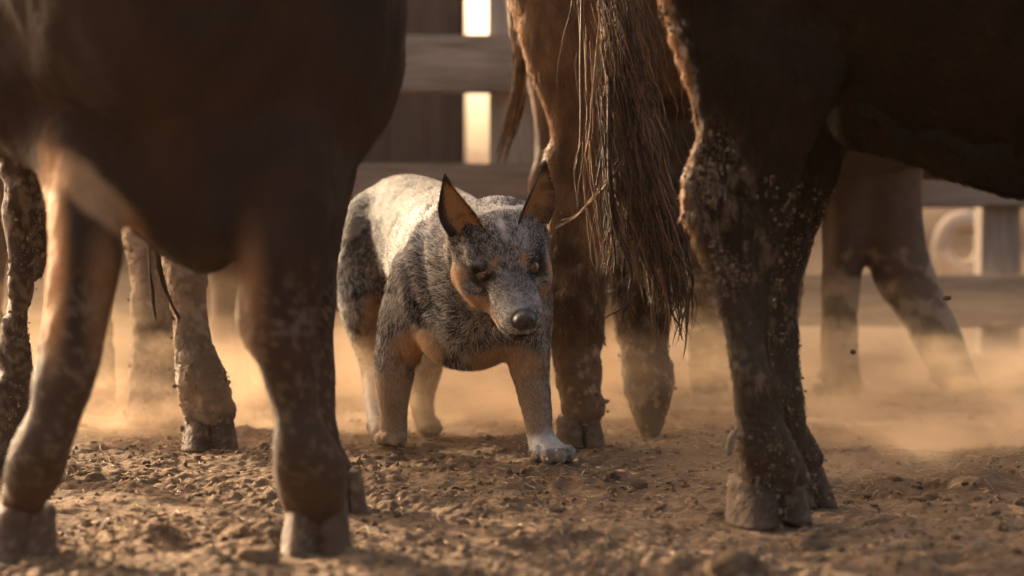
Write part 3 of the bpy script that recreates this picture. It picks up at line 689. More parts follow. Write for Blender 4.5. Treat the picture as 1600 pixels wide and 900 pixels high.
# claws of the flat front paw
m_cl, t_, b_ = new_mat('dark_claw'); b_.inputs['Base Color'].default_value = (.10, .085, .08, 1); b_.inputs['Roughness'].default_value = .35
for tx, ty, td, ra, rb in toes:
    s_ = td / FP; a = P(tx + 1, ty + 1, td) + np.array([0, -ra * s_ * .85, 0]); d = np.array([0.001, -.007, -.008]); tt = np.linspace(0, 1, 7)[:, None]
    V, Q = tubes([a + d * tt + np.array([0, -.003, .002]) * (tt * (1 - tt) * 4)], [np.linspace(.0032, .0006, 7)], 8); mesh_obj('claw', V, [Q], m_cl, dog)
# ------------------------------------------------------------------ cattle
BROWN = np.array([.0095, .0058, .0038]); RED = np.array([.150, .082, .042]); MUD = np.array([.40, .29, .19]); GREY = np.array([.16, .13, .105])
class Claw:
    """one claw of a cloven hoof, seen between two columns of the photo; d: distance of its front edge; face: where the toe points"""
    hoof = True
    def __init__(s, px0, px1, ytop, ybot, d, face=(0.0, -1.0)):
        sc = d / FP; s.r = (px1 - px0) / 2 * sc; f = norm(np.array([face[0], face[1], 0.0])); s.f = f; s.l = np.array([-f[1], f[0], 0.0])
        b = P((px0 + px1) / 2, ybot, d); t = P((px0 + px1) / 2, ytop, d); s.zb = min(b[2], .004) - .012; s.zt = t[2]; s.b = b - f * s.r * 1.75
    def mesh(s, seed=0):
        nk, na = 14, 28; an = np.linspace(0, 2 * np.pi, na, endpoint=False); Vs = []; h = s.zt - s.zb
        for k in range(nk + 2):
            t = min(1.0, max(0.0, (k - 1) / (nk - 1)))                 # 0 at the sole
            wide = s.r * (1.10 - .20 * t) * (.8 if k == 0 else 1); deep_f = s.r * (1.95 - .70 * t) * (.85 if k == 0 else 1); deep_b = s.r * (1.5 - .1 * t)
            if k == nk + 1: wide *= .7; deep_f *= .7; deep_b *= .7
            cz = s.zb + h * t + (.006 if k == nk + 1 else 0); c0 = s.b - s.f * (.30 * h * t); ca, sa = np.cos(an), np.sin(an)
            fx = np.where(ca > 0, np.sign(ca) * np.abs(ca) ** 1.0 * deep_f, ca * deep_b); lx = np.sign(sa) * np.abs(sa) ** .80 * wide * np.where(ca > 0, 1 - .32 * ca ** 2, 1)
            ring = (1 + .018 * math.sin(t * 40)) if 0 < t < 1 else 1
            Vs.append(c0[None] + s.f[None] * fx[:, None] * ring + s.l[None] * lx[:, None] * ring + np.array([0, 0, 1.0]) * (cz - c0[2] + (.04 * h * -ca * t))[:, None])
        V = np.concatenate(Vs); i = np.arange(nk + 1)[:, None] * na; j = np.arange(na)[None]; j2 = (j + 1) % na
        Q = np.stack([i + j, i + j2, i + na + j2, i + na + j], -1).reshape(-1, 4)
        V = np.vstack([V, V[:na].mean(0), V[-na:].mean(0)]); m = len(V); jj = np.arange(0, na, 2)
        Q = np.vstack([Q, np.stack([jj, np.full(na // 2, m - 2), (jj + 2) % na, jj + 1], 1), np.stack([jj + 1, (jj + 2) % na, np.full(na // 2, m - 1), jj], 1) + np.array([(nk + 1) * na, (nk + 1) * na, 0, (nk + 1) * na])])
        if np.linalg.det(np.stack([s.f, s.l, [0, 0, 1]])) < 0: Q = Q[:, ::-1]
        N = vnormals(V, Q); V = V + N * (.0022 * fbm(V * np.array([1, 1, 1.8]), 40, 3, seed))[:, None]
        return V, Q
def hoof(px0, px1, ytop, ybot, d, face=(0.0, -1.0)): return Claw(px0, px1, ytop, ybot, d, face)
HOOFC = np.array([.100, .060, .036])
def claw_col(V, tone, seed):
    gr = .65 + .5 * vnoise(V * np.array([1, 1, 5.]), 45, 6) + .35 * vnoise(V * np.array([1, 1, .4]), 160, 9)
    c = np.tile(HOOFC * tone, (len(V), 1)) * gr[:, None]
    return smix(c, np.tile(MUD * .40, (len(V), 1)), specks(V, seed, 110, .10) * .5)
def specks(V, seed=3, sc=120, lo=.10):
    return sstep(lo, lo + .12, fbm(V, sc, 3, seed) + .35 * fbm(V, sc * .2, 2, seed + 5))
def cow(name, label, group, prims, ax, ay, az, colf, mat, base, dispf=None, hair=None, hairmat=None, relaxn=1, hooftone=.62):
    root = empty(name, base, label, 'cow', group); claws = [p for p in prims if isinstance(p, Claw)]; prims = [p for p in prims if not isinstance(p, Claw)]
    V, Q = solid(prims, ax, ay, az); V = relax(V, Q, relaxn, .4); N = vnormals(V, Q)
    if dispf is not None: V = V + N * dispf(V)[:, None]
    AV, AQ, AC, off = [V], [Q], [colf(V)], len(V)
    for i, c in enumerate(claws):
        cv, cq = c.mesh(i); AV.append(cv); AQ.append(cq + off); AC.append(claw_col(cv, hooftone, i)); off += len(cv)
    mesh_obj('body', np.concatenate(AV), [np.concatenate(AQ)], mat, root, np.concatenate(AC))
    if hair:
        rs = np.random.default_rng(hair.get('seed', 1)); N = vnormals(V, Q)
        r, n = sample_surface(V, Q, N, hair['n'], hair['w'], rs)
        fl = flow_field(prims, r, .03) + .45 * np.stack([fbm(r, 14, 2, 61), fbm(r, 14, 2, 62), fbm(r, 14, 2, 63)], -1)
        v_ = hair.get('var', .35); c = colf(r) * (1.05 - v_ / 2 + v_ * 1.2 * np.clip(.6 * rs.random(len(r)) + .4 + 1.2 * fbm(r * np.array([1, 1, .5]), 55, 2, 8), 0, 1.6))[:, None]
        hair_strips('coat_hair', r, n, fl, hair['len'] * (.6 + .8 * rs.random(len(r))), hair.get('wid', .0012), hair.get('lift', .25), c, hairmat or M_HAIRC, root, rs, .25, 1.3, .2)
    return root
def facing(c, nn):
    v = norm(np.array([0, 0, CAMH]) - c); px, py = proj(c)
    return ((nn * v).sum(1) > -.35) * (px > -60) * (px < 1660) * (py > -80) * 1.0
def muddy(V, top, amt=1.0, seed=3, sc=38, hi=0.62):
    """clotted mud: strong low on the leg, in patches; 0..1"""
    hgt = 1 - sstep(top * .75, top * 1.15, V[:, 2]); n = fbm(V, sc, 4, seed) + .45 * fbm(V, sc * .3, 2, seed + 3)
    return sstep(hi - .55 * amt, hi - .55 * amt + .25, n + .30 * hgt) * (hgt > 0.01)
COWG = 'cattle standing in the dusty yard'

def mud_lumps(root, n, size, wfun, seed, mat):
    me = [o for o in root.children if o.name.startswith('body')][0].data; nv = len(me.vertices)
    V = np.empty(nv * 3, dtype=np.float32); me.vertices.foreach_get('co', V); V = V.reshape(-1, 3).astype(float) + np.array(root.location)
    N = np.empty(nv * 3, dtype=np.float32); me.vertex_normals.foreach_get('vector', N); N = N.reshape(-1, 3).astype(float)
    rs = np.random.default_rng(seed); w = wfun(V, N) * np.clip(.25 + 2.4 * fbm(V, 22, 3, seed), 0, 1); i = rs.choice(nv, n, p=w / w.sum())
    sz = np.clip(np.exp(rs.normal(math.log(size), .55, n)), size * .4, size * 3.0); pos = V[i] + N[i] * sz[:, None] * .15 + rs.normal(size=(n, 3)) * .003
    v0, f0 = rock_verts(rs, 1, 1, 1); s3 = sz[:, None] * (1 + rs.normal(size=(n, 3)) * .5).clip(.35, 2.4) * np.array([1, 1, 1.25])
    L = v0[None] * (1 + (rs.random((n, len(v0), 1)) - .5) * .6) * s3[:, None] + pos[:, None]
    Fc = (f0[None] + (np.arange(n) * len(v0))[:, None, None]).reshape(-1, 3); c = np.repeat(MUD * .42 * rs.uniform(.45, 1.25, (n, 1)), len(v0), 0)
    return tag(mesh_obj('mud', L.reshape(-1, 3), [Fc], mat, root, c, False), kind='stuff')
M_MUD = coat_mat('dried_mud', .9, .15, (150, .8, .003))
def vis(V, N): return ((N * norm(np.array([0, 0, CAMH]) - V)).sum(1) > -.2) * 1.0

# --- nearest cow on the left, chest to the camera
lc = [Limb([(-.50, 3.20, .84, .15, .18), (-.47, 3.32, .83, .26, .31), (-.475, 3.60, .89, .315, .385), (-.62, 3.95, .89, .31, .375), (-.76, 4.22, .90, .23, .30)], ref=(0, 0, 1), k=.05),
      Ball(P(310, 230, 3.30), (.105, .12, .165), k=.06), Ball(P(338, 345, 3.27), (.048, .08, .062), k=.03), Ball(P(285, 335, 3.29), (.040, .07, .052), k=.025), Ball(P(262, 312, 3.31), (.045, .08, .055), k=.04), Limb([PR(60, 232, 3.30, 30, 30), PR(105, 246, 3.24, 36, 36), PR(150, 268, 3.22, 40, 34), PR(186, 306, 3.23, 36, 34), PR(218, 335, 3.26, 30, 34)], k=.035),
      Ball(P(500, 40, 3.36), (.124, .15, .20), k=.05), Ball(P(60, 70, 3.38), (.14, .15, .165), k=.05), Ball(P(455, 300, 3.28), (.075, .09, .12), k=.04),
      Limb([(-.47, 3.25, 1.0, .17, .26), (-.45, 2.95, 1.16, .14, .20), (-.42, 2.75, 1.26, .12, .15)], ref=(0, 0, 1), k=.05),
      Limb([(-.41, 2.70, 1.28, .11, .12), (-.37, 2.52, 1.16, .09, .10), (-.34, 2.38, 1.05, .07, .07)], ref=(0, 0, 1), k=.03),
      Limb(legn([(180, 60, 175, 3.30), (270, 58, 182, 3.24), (330, 62, 190, 3.2), (400, 68, 190, 3.17), (470, 66, 183, 3.15), (540, 58, 170, 3.14), (590, 52, 152, 3.13), (640, 45, 132, 3.13), (690, 26, 116, 3.13), (740, 4, 108, 3.15), (765, -8, 98, 3.17, .8), (806, -22, 74, 3.2, .55)], 1.05), k=.03),
      hoof(-44, 24, 804, 872, 3.12, (-.2, -1)), hoof(18, 82, 806, 868, 3.14, (.1, -1)),
      Limb(legn([(150, 400, 600, 3.36), (230, 395, 578, 3.32), (300, 390, 560, 3.28), (360, 376, 542, 3.25), (400, 371, 530, 3.23), (450, 374, 517, 3.22), (500, 380, 505, 3.21), (545, 402, 500, 3.20), (590, 420, 496, 3.2), (640, 430, 499, 3.2), (690, 431, 514, 3.2), (725, 431, 530, 3.22, .95), (755, 433, 534, 3.24, .8), (802, 444, 536, 3.262, .55)], 1.05), k=.025),
      hoof(428, 494, 800, 862, 3.20, (-.12, -1)), hoof(491, 552, 797, 858, 3.21, (.15, -1)),
      Limb(legn([(250, 430, 560, 3.8), (400, 450, 535, 3.75), (500, 470, 520, 3.7), (580, 478, 520, 3.68), (640, 488, 528, 3.67), (690, 498, 543, 3.67), (728, 512, 562, 3.68, .8)], 1.1), k=.02),
      hoof(518, 552, 742, 792, 3.65, (.2, -1)), hoof(546, 582, 746, 795, 3.66, (.4, -1)),
      Limb(legn([(120, -60, 110, 4.25), (230, -10, 90, 4.22), (290, 8, 68, 4.2), (340, 8, 62, 4.2), (390, 14, 58, 4.2), (440, 16, 52, 4.2), (500, 10, 50, 4.2), (560, -2, 50, 4.2), (620, -16, 46, 4.18), (680, -36, 34, 4.16), (715, -46, 20, 4.14)], 1.25), k=.02),
      hoof(-60, -14, 705, 745, 4.08, (-.3, -1)), hoof(-16, 28, 705, 742, 4.1, (.1, -1)),
      Limb([(-.82, 4.38, 1.10, .025, .03), (-.86, 4.48, .98, .02, .02), (-.87, 4.48, .7, .018, .018), (-.87, 4.46, .45, .03, .03), (-.88, 4.46, .32, .008, .008)], k=.02)]
def lc_col(V):
    px, py = proj(V); n = len(V); c = np.tile(BROWN * np.array([2.0, 1.25, .9]), (n, 1)) * (1 + 1.0 * fbm(V, 10, 4, 3))[:, None]
    c = smix(c, np.tile(np.array([.26, .145, .07]), (n, 1)), blob(px + 12 * fbm(V, 20, 2, 7), py - (px - 145) * .75 + 14 * fbm(V, 24, 2, 9), 145, 302, 75, 36, .35) * (V[:, 1] < 3.25))  # sunlight on the chest fold, painted in as a tan patch
    c = smix(c, np.tile(np.array([.22, .10, .04]), (n, 1)), blob(px, py, 390, 470, 24, 100, .7) * .5)  # rim light painted orange down the left edge of the right foreleg
    c = smix(c, np.tile(np.array([.30, .14, .05]), (n, 1)), np.maximum(blob(px, py, 78, 400, 26, 150, .5), blob(px, py, 165, 480, 30, 120, .5) * .4) * .8 * (V[:, 1] < 3.5))  # sunlit edge of the left foreleg put into its colour
    c = smix(c, np.tile(np.array([.055, .036, .023]), (n, 1)), (1 - sstep(.12, .36, V[:, 2])) * .6); c = smix(c, np.tile(MUD * .4, (n, 1)), specks(V, 8, 140, .12) * (1 - sstep(.3, .42, V[:, 2])) * .35)
    c = smix(c, np.tile(HOOFC * .6, (n, 1)), 1 - sstep(.06, .13, V[:, 2])); D = V[:, 1] > 4.05; c = smix(c, np.tile(MUD * .35, (n, 1)), specks(V, 5, 110, .08) * D * (V[:, 2] < .6) * .6)
    
    return np.clip(c, .004, 1)
def lc_disp(V):
    m = muddy(V, .62, 1.0, 5, 26) * (V[:, 1] > 4.05)
    return .026 * fbm(V, 6, 3, 11) - .014 * np.abs(fbm(V * np.array([1, 1, .5]), 8, 2, 15)) + .006 * fbm(V * np.array([1, 1, .4]), 28, 3, 12) + .008 * m + .006 * np.abs(fbm(V, 26, 2, 4)) * (V[:, 1] > 4.05) * (V[:, 2] < .5)
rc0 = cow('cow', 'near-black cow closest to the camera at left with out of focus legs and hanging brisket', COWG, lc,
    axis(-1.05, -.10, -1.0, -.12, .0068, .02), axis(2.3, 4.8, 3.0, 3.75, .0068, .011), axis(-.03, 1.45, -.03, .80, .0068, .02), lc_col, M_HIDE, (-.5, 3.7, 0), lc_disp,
    dict(n=30000, len=.012, wid=.0009, lift=.08, w=lambda c, nn: facing(c, nn) * (c[:, 2] > .1) * (np.abs((nn * norm(np.array([0, 0, CAMH]) - c)).sum(1)) < .4), seed=2))

mud_lumps(rc0, 700, .0012, lambda V, N: vis(V, N) * (V[:, 2] < .45) * (V[:, 2] > .02) * (V[:, 1] > 4.0), 5, M_MUD)
# --- muddy cow on the right, hindquarters to the left
rcp = [Limb([(.34, 3.60, .98, .15, .17), (.45, 3.60, .95, .24, .28), (.62, 3.60, .93, .29, .33), (.80, 3.60, .90, .31, .385), (1.10, 3.58, .89, .33, .40), (1.45, 3.56, .92, .28, .39), (1.65, 3.55, .98, .18, .28)], ref=(0, 0, 1), k=.05),
       Limb([(1.55, 3.5, 1.02, .15, .22), (1.82, 3.4, 1.15, .12, .16), (1.98, 3.33, 1.2, .11, .12)], ref=(0, 0, 1), k=.05),
       Limb([(1.98, 3.3, 1.2, .1, .11), (2.13, 3.2, 1.08, .08, .09), (2.22, 3.12, .97, .065, .065)], ref=(0, 0, 1), k=.04),
       Limb(legn([(-230, 1040, 1300, 3.56, .7), (-80, 1020, 1350, 3.53, .7), (0, 1036, 1345, 3.52, .65), (100, 1064, 1325, 3.50, .65), (170, 1080, 1290, 3.50, .65), (220, 1086, 1265, 3.50, .65), (262, 1074, 1250, 3.5, .55), (300, 1064, 1240, 3.5, .5), (330, 1064, 1232, 3.5, .5), (365, 1078, 1224, 3.5, .52), (400, 1092, 1219, 3.5, .55), (440, 1109, 1212, 3.5, .62), (490, 1123, 1204, 3.5, .75), (540, 1133, 1203, 3.5, .85), (590, 1141, 1211, 3.5, .9), (640, 1145, 1222, 3.52, .9), (690, 1146, 1237, 3.54, .75), (722, 1150, 1254, 3.56, .55), (756, 1160, 1262, 3.575, .38)]), k=.02),
       hoof(1150, 1232, 758, 815, 3.51, (.08, -1)), hoof(1228, 1284, 750, 802, 3.54, (.3, -1)),
       Limb([PR(1150, 672, 3.50, 7, 7), PR(1142, 690, 3.49, 7.5, 8), PR(1139, 708, 3.49, 5, 5)], k=.003), 
       Limb(legn([(-150, 1120, 1370, 3.75, .7), (0, 1140, 1360, 3.74, .7), (100, 1160, 1350, 3.74, .7), (175, 1170, 1336, 3.73, .65), (230, 1180, 1318, 3.72, .6), (290, 1180, 1300, 3.72, .55), (340, 1178, 1281, 3.72, .55), (390, 1180, 1264, 3.72, .6), (430, 1182, 1251, 3.72, .65), (480, 1184, 1244, 3.72, .75), (530, 1187, 1243, 3.72, .85), (580, 1192, 1248, 3.72, .9), (630, 1200, 1258, 3.71, .9), (680, 1210, 1272, 3.76, .9), (705, 1218, 1284, 3.78, .7), (724, 1226, 1296, 3.79, .5)]), k=.014),
       hoof(1244, 1288, 732, 782, 3.73, (.3, -.9)), hoof(1278, 1326, 734, 783, 3.75, (.5, -.8)),
       Ball(P(1375, 130, 3.62), (.09, .10, .10), k=.05), Limb([PR(1345, 160, 3.6, 36, 60), PR(1420, 172, 3.58, 34, 80), PR(1500, 200, 3.56, 34, 80), PR(1600, 216, 3.55, 38, 90)], ref=(0, 0, 1), k=.04),
       Limb([(1.42, 3.44, .75, .10, .09), (1.44, 3.44, .50, .065, .06), (1.44, 3.44, .34, .05, .05), (1.43, 3.44, .16, .035, .035), (1.44, 3.44, .08, .045, .045), (1.45, 3.42, .02, .05, .05)], k=.03),
       Limb([(1.55, 3.72, .75, .10, .09), (1.57, 3.72, .50, .065, .06), (1.56, 3.72, .34, .05, .05), (1.57, 3.72, .16, .035, .035), (1.57, 3.72, .08, .045, .045), (1.58, 3.70, .02, .05, .05)], k=.03),
       Limb([(.30, 3.58, 1.14, .03, .03), (.20, 3.60, 1.10, .024, .024), (.17, 3.62, .98, .02, .02), (.165, 3.62, .86, .018, .018)], k=.03)]
def rc_mud(V):
    px, py = proj(V); b_ = blob(px, py, 1112, 330, 60, 120, .6); ve = V * np.array([1, 1, .55])
    cl = np.clip(.5 + 1.6 * fbm(V, 16, 2, 20), 0, 1) * (1 - sstep(.36, .56, V[:, 2]))
    return np.clip(specks(ve, 19, 150, .16) * np.clip(cl + b_, 0, 1) + b_ * specks(V, 29, 85, .10) * .55, 0, 1) * (px < 1500) * (py < 770)
def rc_col(V):
    px, py = proj(V); n = len(V); c = np.tile(BROWN * np.array([1.6, 1.15, .9]), (n, 1)) * (1 + .6 * fbm(V, 12, 3, 3))[:, None]
    c = smix(c, np.tile(np.array([.060, .041, .027]), (n, 1)), (1 - sstep(.18, .5, V[:, 2])) * .8)
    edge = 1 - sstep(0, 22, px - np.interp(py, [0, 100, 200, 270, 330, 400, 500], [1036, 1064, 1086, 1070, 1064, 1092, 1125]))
    c = smix(c, np.tile(np.array([.30, .15, .07]), (n, 1)), edge * .6 * (V[:, 1] < 3.64) * (py < 450))  # rim light along the rear outline, painted into the coat
    c = smix(c, np.tile(HOOFC * .6, (n, 1)), 1 - sstep(.06, .12, V[:, 2]))
    c = smix(c, np.tile(MUD * .5, (n, 1)), (px < 1149) * (py > 664) * (py < 716) * .9)
    m = rc_mud(V); c = smix(c, np.tile(MUD * .42, (n, 1)) * (.7 + .6 * vnoise(V, 90, 5))[:, None], m * .8)
    return np.clip(c, .004, 1)
def rc_disp(V):
    m = rc_mud(V); lowb = 1 - sstep(.5, .8, V[:, 2]); ve = V * np.array([1, 1, .18])
    return (.012 * fbm(V, 7, 3, 11) - .008 * np.abs(fbm(V * np.array([1, 1, .6]), 9, 2, 15)) * (V[:, 2] > .45) + lowb * (.005 * fbm(ve, 38, 3, 31)) + .0022 * m + .0012 * fbm(V, 90, 2, 12))
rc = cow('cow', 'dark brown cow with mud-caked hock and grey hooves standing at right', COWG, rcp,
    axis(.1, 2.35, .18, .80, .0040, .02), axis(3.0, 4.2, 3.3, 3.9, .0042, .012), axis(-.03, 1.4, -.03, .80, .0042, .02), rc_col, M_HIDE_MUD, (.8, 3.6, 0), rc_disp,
    dict(n=90000, len=.017, wid=.0010, lift=.20, var=.9, w=lambda c, nn: facing(c, nn) * (c[:, 2] > .16) * (.25 + .75 * sstep(.3, .5, c[:, 2])) * (1 + 2.5 * (np.abs((nn * norm(np.array([0, 0, CAMH]) - c)).sum(1)) < .3)), seed=3))
def rcw(V, N):
    px, py = proj(V); return vis(V, N) * (px < 1500) * (V[:, 2] > .0) * np.clip(1.6 * blob(px, py, 1105, 340, 55, 110, .5) + .35 * (V[:, 2] < .5) + .5 * (V[:, 2] < .06) + .8 * (np.abs(px - np.interp(py, [0, 100, 200, 270, 330, 400, 500], [1036, 1064, 1086, 1070, 1064, 1092, 1125])) < 8) * (py < 520), 0, 2) * (V[:, 2] < .8)
mud_lumps(rc, 4500, .0010, rcw, 7, M_MUD)
# shaggy fringe under the belly, part of the cow's coat, and lumps of mud stuck to the leg
rs = np.random.default_rng(8); n = 3000
t_ = rs.random(n); bx = np.interp(t_, [0, .15, .35, .6, 1], [1342, 1385, 1450, 1540, 1640]); by = np.interp(t_, [0, .15, .35, .6, 1], [180, 200, 226, 238, 250]) + 8 * np.sin(bx / 17)
dd = rs.uniform(3.48, 3.68, n); rt = np.stack([(bx - CX) * dd / FP, dd, CAMH - (by - 16 - HY) * dd / FP], -1)
hair_strips('belly_hair', rt, np.tile([0, -1., 0], (n, 1)), np.tile([.35, 0, -1.], (n, 1)), .012 + .022 * rs.random(n) * (.4 + vnoise(rt, 40, 3)), .0016, .1, np.tile(BROWN * 1.2, (n, 1)) * (.6 + .8 * rs.random((n, 1))), M_HAIRC, rc, rs, .3, 1.0, .2)

# --- reddish cow behind the dog, rump to the camera
ccp = [Limb([(.20, 4.86, .93, .13, .17), (.27, 4.96, .93, .22, .28), (.42, 5.2, .92, .28, .36), (.75, 5.6, .91, .31, .38), (1.05, 5.95, .93, .26, .36), (1.2, 6.1, 1.0, .16, .26)], ref=(0, 0, 1), k=.05),
       Limb([(1.15, 6.05, 1.05, .15, .2), (1.4, 6.3, 1.15, .12, .15), (1.55, 6.42, 1.1, .1, .11), (1.68, 6.52, .98, .07, .07)], ref=(0, 0, 1), k=.05),
       Limb(legn([(-180, 812, 1010, 4.86, .9), (-60, 792, 1000, 4.82, .9), (0, 800, 985, 4.80, .85), (60, 815, 970, 4.79, .8), (120, 838, 962, 4.78, .75), (170, 855, 958, 4.78, .7), (215, 862, 956, 4.78, .65), (255, 858, 956, 4.78, .62), (300, 858, 955, 4.78, .65), (360, 857, 952, 4.78, .7), (420, 859, 948, 4.78, .8), (480, 861, 943, 4.78, .9), (540, 864, 938, 4.78, .9), (600, 871, 938, 4.77, .9), (630, 876, 942, 4.76, .8), (645, 880, 946, 4.76, .7)]), k=.02),
       hoof(876, 918, 655, 692, 4.70, (.1, -.9)), hoof(914, 956, 655, 692, 4.71, (.3, -.9)), Ball(P(868, 248, 4.77), (.018, .02, .028), k=.02),
       Limb(legn([(-60, 930, 1100, 5.0, .9), (60, 925, 1092, 4.99, .8), (180, 930, 1090, 4.98, .7), (280, 940, 1084, 4.97, .65), (360, 945, 1074, 4.97, .6), (420, 950, 1062, 4.96, .65), (470, 958, 1050, 4.96, .75), (520, 966, 1044, 4.96, .85), (560, 971, 1044, 4.96, .9), (582, 972, 1052, 4.96, .9), (600, 976, 1049, 4.955, .9)]), k=.02),
       Limb([PR(1012, 592, 4.955, 37, 34), PR(1013, 618, 4.95, 34, 30), PR(1014, 645, 4.94, 26, 24), PR(1016, 672, 4.93, 14, 15), PR(1017, 680, 4.93, 8, 10)], k=.01),
       Limb(legn([(200, 1050, 1190, 5.75), (400, 1062, 1150, 5.7), (480, 1068, 1138, 5.7), (560, 1074, 1136, 5.7), (620, 1080, 1140, 5.7), (640, 1078, 1146, 5.68)], 1.0), k=.02),
       Limb(legn([(200, 1160, 1300, 5.9), (400, 1180, 1262, 5.9), (480, 1190, 1250, 5.9), (560, 1196, 1246, 5.9), (600, 1200, 1250, 5.9), (622, 1196, 1256, 5.88)], 1.0), k=.02),
       # tail: the fleshy part, hanging towards the camera
       Limb([PR(960, -170, 4.72, 24, 24), PR(962, -90, 4.60, 24, 22), PR(962, 0, 4.54, 23, 20), PR(966, 90, 4.50, 19, 17), PR(975, 180, 4.48, 16, 15), PR(990, 270, 4.47, 12, 12), PR(1005, 350, 4.47, 7, 7)], k=.02)]
def cc_col(V):
    px, py = proj(V); n = len(V); c = np.tile(RED, (n, 1)) * (1 + .5 * fbm(V, 14, 3, 3))[:, None]
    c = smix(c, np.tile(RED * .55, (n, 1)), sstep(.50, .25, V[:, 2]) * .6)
    c = smix(c, np.tile(BROWN * 2.2, (n, 1)), ((V[:, 1] > 4.86) * (px > 930)) * .75)
    c = smix(c, np.tile(MUD * .8, (n, 1)), specks(V, 24, 60, .15) * (1 - sstep(.36, .50, V[:, 2])) * .6)
    pass
    return np.clip(c, .004, 1)
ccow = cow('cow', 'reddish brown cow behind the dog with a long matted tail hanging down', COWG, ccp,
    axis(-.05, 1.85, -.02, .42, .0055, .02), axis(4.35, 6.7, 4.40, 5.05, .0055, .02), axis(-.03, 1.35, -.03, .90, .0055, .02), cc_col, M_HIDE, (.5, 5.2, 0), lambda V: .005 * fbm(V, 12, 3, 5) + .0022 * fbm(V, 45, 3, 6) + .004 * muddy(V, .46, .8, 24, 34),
    dict(n=90000, len=.026, wid=.0012, lift=.22, var=.9, w=lambda c, nn: facing(c, nn) * (c[:, 2] > .2) * (c[:, 1] < 5.2), seed=5))
mud_lumps(ccow, 1500, .0013, lambda V, N: vis(V, N) * (V[:, 2] < .52) * (V[:, 1] < 5.1), 9, M_MUD)
# its switch: matted locks and loose hairs
rs = np.random.default_rng(31); paths, rad, pc = [], [], []
def lock(pts, r0, col, d=4.46, dj=.0, m=26, amp=5.0):
    ph = rs.random(3) * 6.3; q = spline([(x, y, 0) for x, y in pts], m); tt = np.linspace(0, 1, m)
    q[:, 0] += amp * (np.sin(tt * 9 + ph[0]) + .6 * np.sin(tt * 19 + ph[1])) * tt; dd = d + dj + .014 * np.sin(tt * 5 + ph[2]) * tt
    paths.append(np.stack([(q[:, 0] - CX) * dd / FP, dd, CAMH - (q[:, 1] - HY) * dd / FP], -1)); rad.append(r0 * (1 - tt) ** .55 * (.85 + .3 * rs.random()) + .0003); pc.append(col)
TC = [np.array([.10, .056, .030]), np.array([.050, .030, .019]), np.array([.19, .098, .046]), np.array([.26, .150, .075]), np.array([.30, .195, .115])]
def tcol(): return TC[rs.choice(5, p=[.36, .30, .20, .10, .04])] * rs.uniform(.45, .95)
for i in range(190):
    u = rs.random(); y0 = rs.uniform(-90, 230); x0 = np.interp(y0, [-90, 0, 100, 230], [960, 960, 962, 975]) + rs.uniform(-30, 30) * np.interp(y0, [-90, 230], [1.0, .5])
    tip = rs.choice(5, p=[.14, .14, .26, .16, .30]); x1, y1 = [(948, 455), (985, 425), (1024, 545), (1048, 500), (1066, 528)][tip]; x1 += rs.normal(0, 5); y1 += rs.normal(0, 9) - abs(rs.normal(0, 26))
    if rs.random() < .4: q_ = rs.uniform(.62, .95); y1 = y0 + (y1 - y0) * q_; x1 = x0 + (x1 - x0) * q_ + rs.normal(0, 5)
    xm = 964 + (x1 - 964) * .40 + (x0 - 962) * .35 + rs.normal(0, 4); ym = y0 + (y1 - y0) * .5
    lock([(x0, y0), (xm, ym), (x1 + rs.normal(0, 3), y0 + (y1 - y0) * .82), (x1 + rs.normal(3, 5), y1)], rs.uniform(.0009, .0036), tcol(), 4.46, rs.uniform(-.035, .035))
for i in range(650):
    y0 = rs.uniform(-60, 330); x0 = np.interp(y0, [-60, 100, 330], [960, 965, 1000]) + rs.normal(0, 24); x1 = x0 + (y1 := rs.uniform(60, 200)) * rs.normal(.22, .14); y1 = min(540, y0 + y1)
    lock([(x0, y0), ((x0 + x1) / 2 + rs.normal(0, 5), (y0 + y1) / 2), (x1, y1)], rs.uniform(.0003, .0007), tcol() * 1.1, 4.44, rs.uniform(-.05, .05), 10, 3)
for pts, r0, k_ in (([(905, -20), (908, 110), (915, 200), (902, 270), (905, 330)], .004, 0), ([(915, 40), (920, 170), (922, 260), (930, 340), (952, 440)], .0028, 2), ([(1000, 130), (990, 215), (955, 275), (905, 335), (868, 352)], .0030, 2),
                    ([(955, 120), (952, 260), (962, 350), (985, 420), (978, 470), (942, 500)], .0055, 1), ([(940, 150), (948, 290), (960, 380), (958, 450)], .004, 1), ([(930, 60), (925, 200), (912, 290), (925, 400), (935, 430)], .0014, 3), ([(1040, 440), (1052, 480), (1066, 530)], .003, 1), ([(1015, 430), (1022, 500), (1028, 548)], .0045, 0), ([(1030, 420), (1040, 480), (1040, 520)], .004, 2)):
    for j in range(3): lock([(x + rs.normal(0, 3.0), y + rs.normal(0, 4)) for x, y in pts], r0 * (1 if j == 0 else .4), TC[k_], 4.42, rs.uniform(-.015, .015), 26, 2)
V, Q = tubes(paths, rad, 6); cl = np.concatenate([np.repeat(c[None] , len(p) * 6, 0) for c, p in zip(pc, paths)])
tag(mesh_obj('tail_hair', V, [Q], M_HAIRC if False else coat_mat('matted_tail', .7, .22, (160, .8, .004)), ccow, cl), 'long matted brown tail hair caked with dried mud')

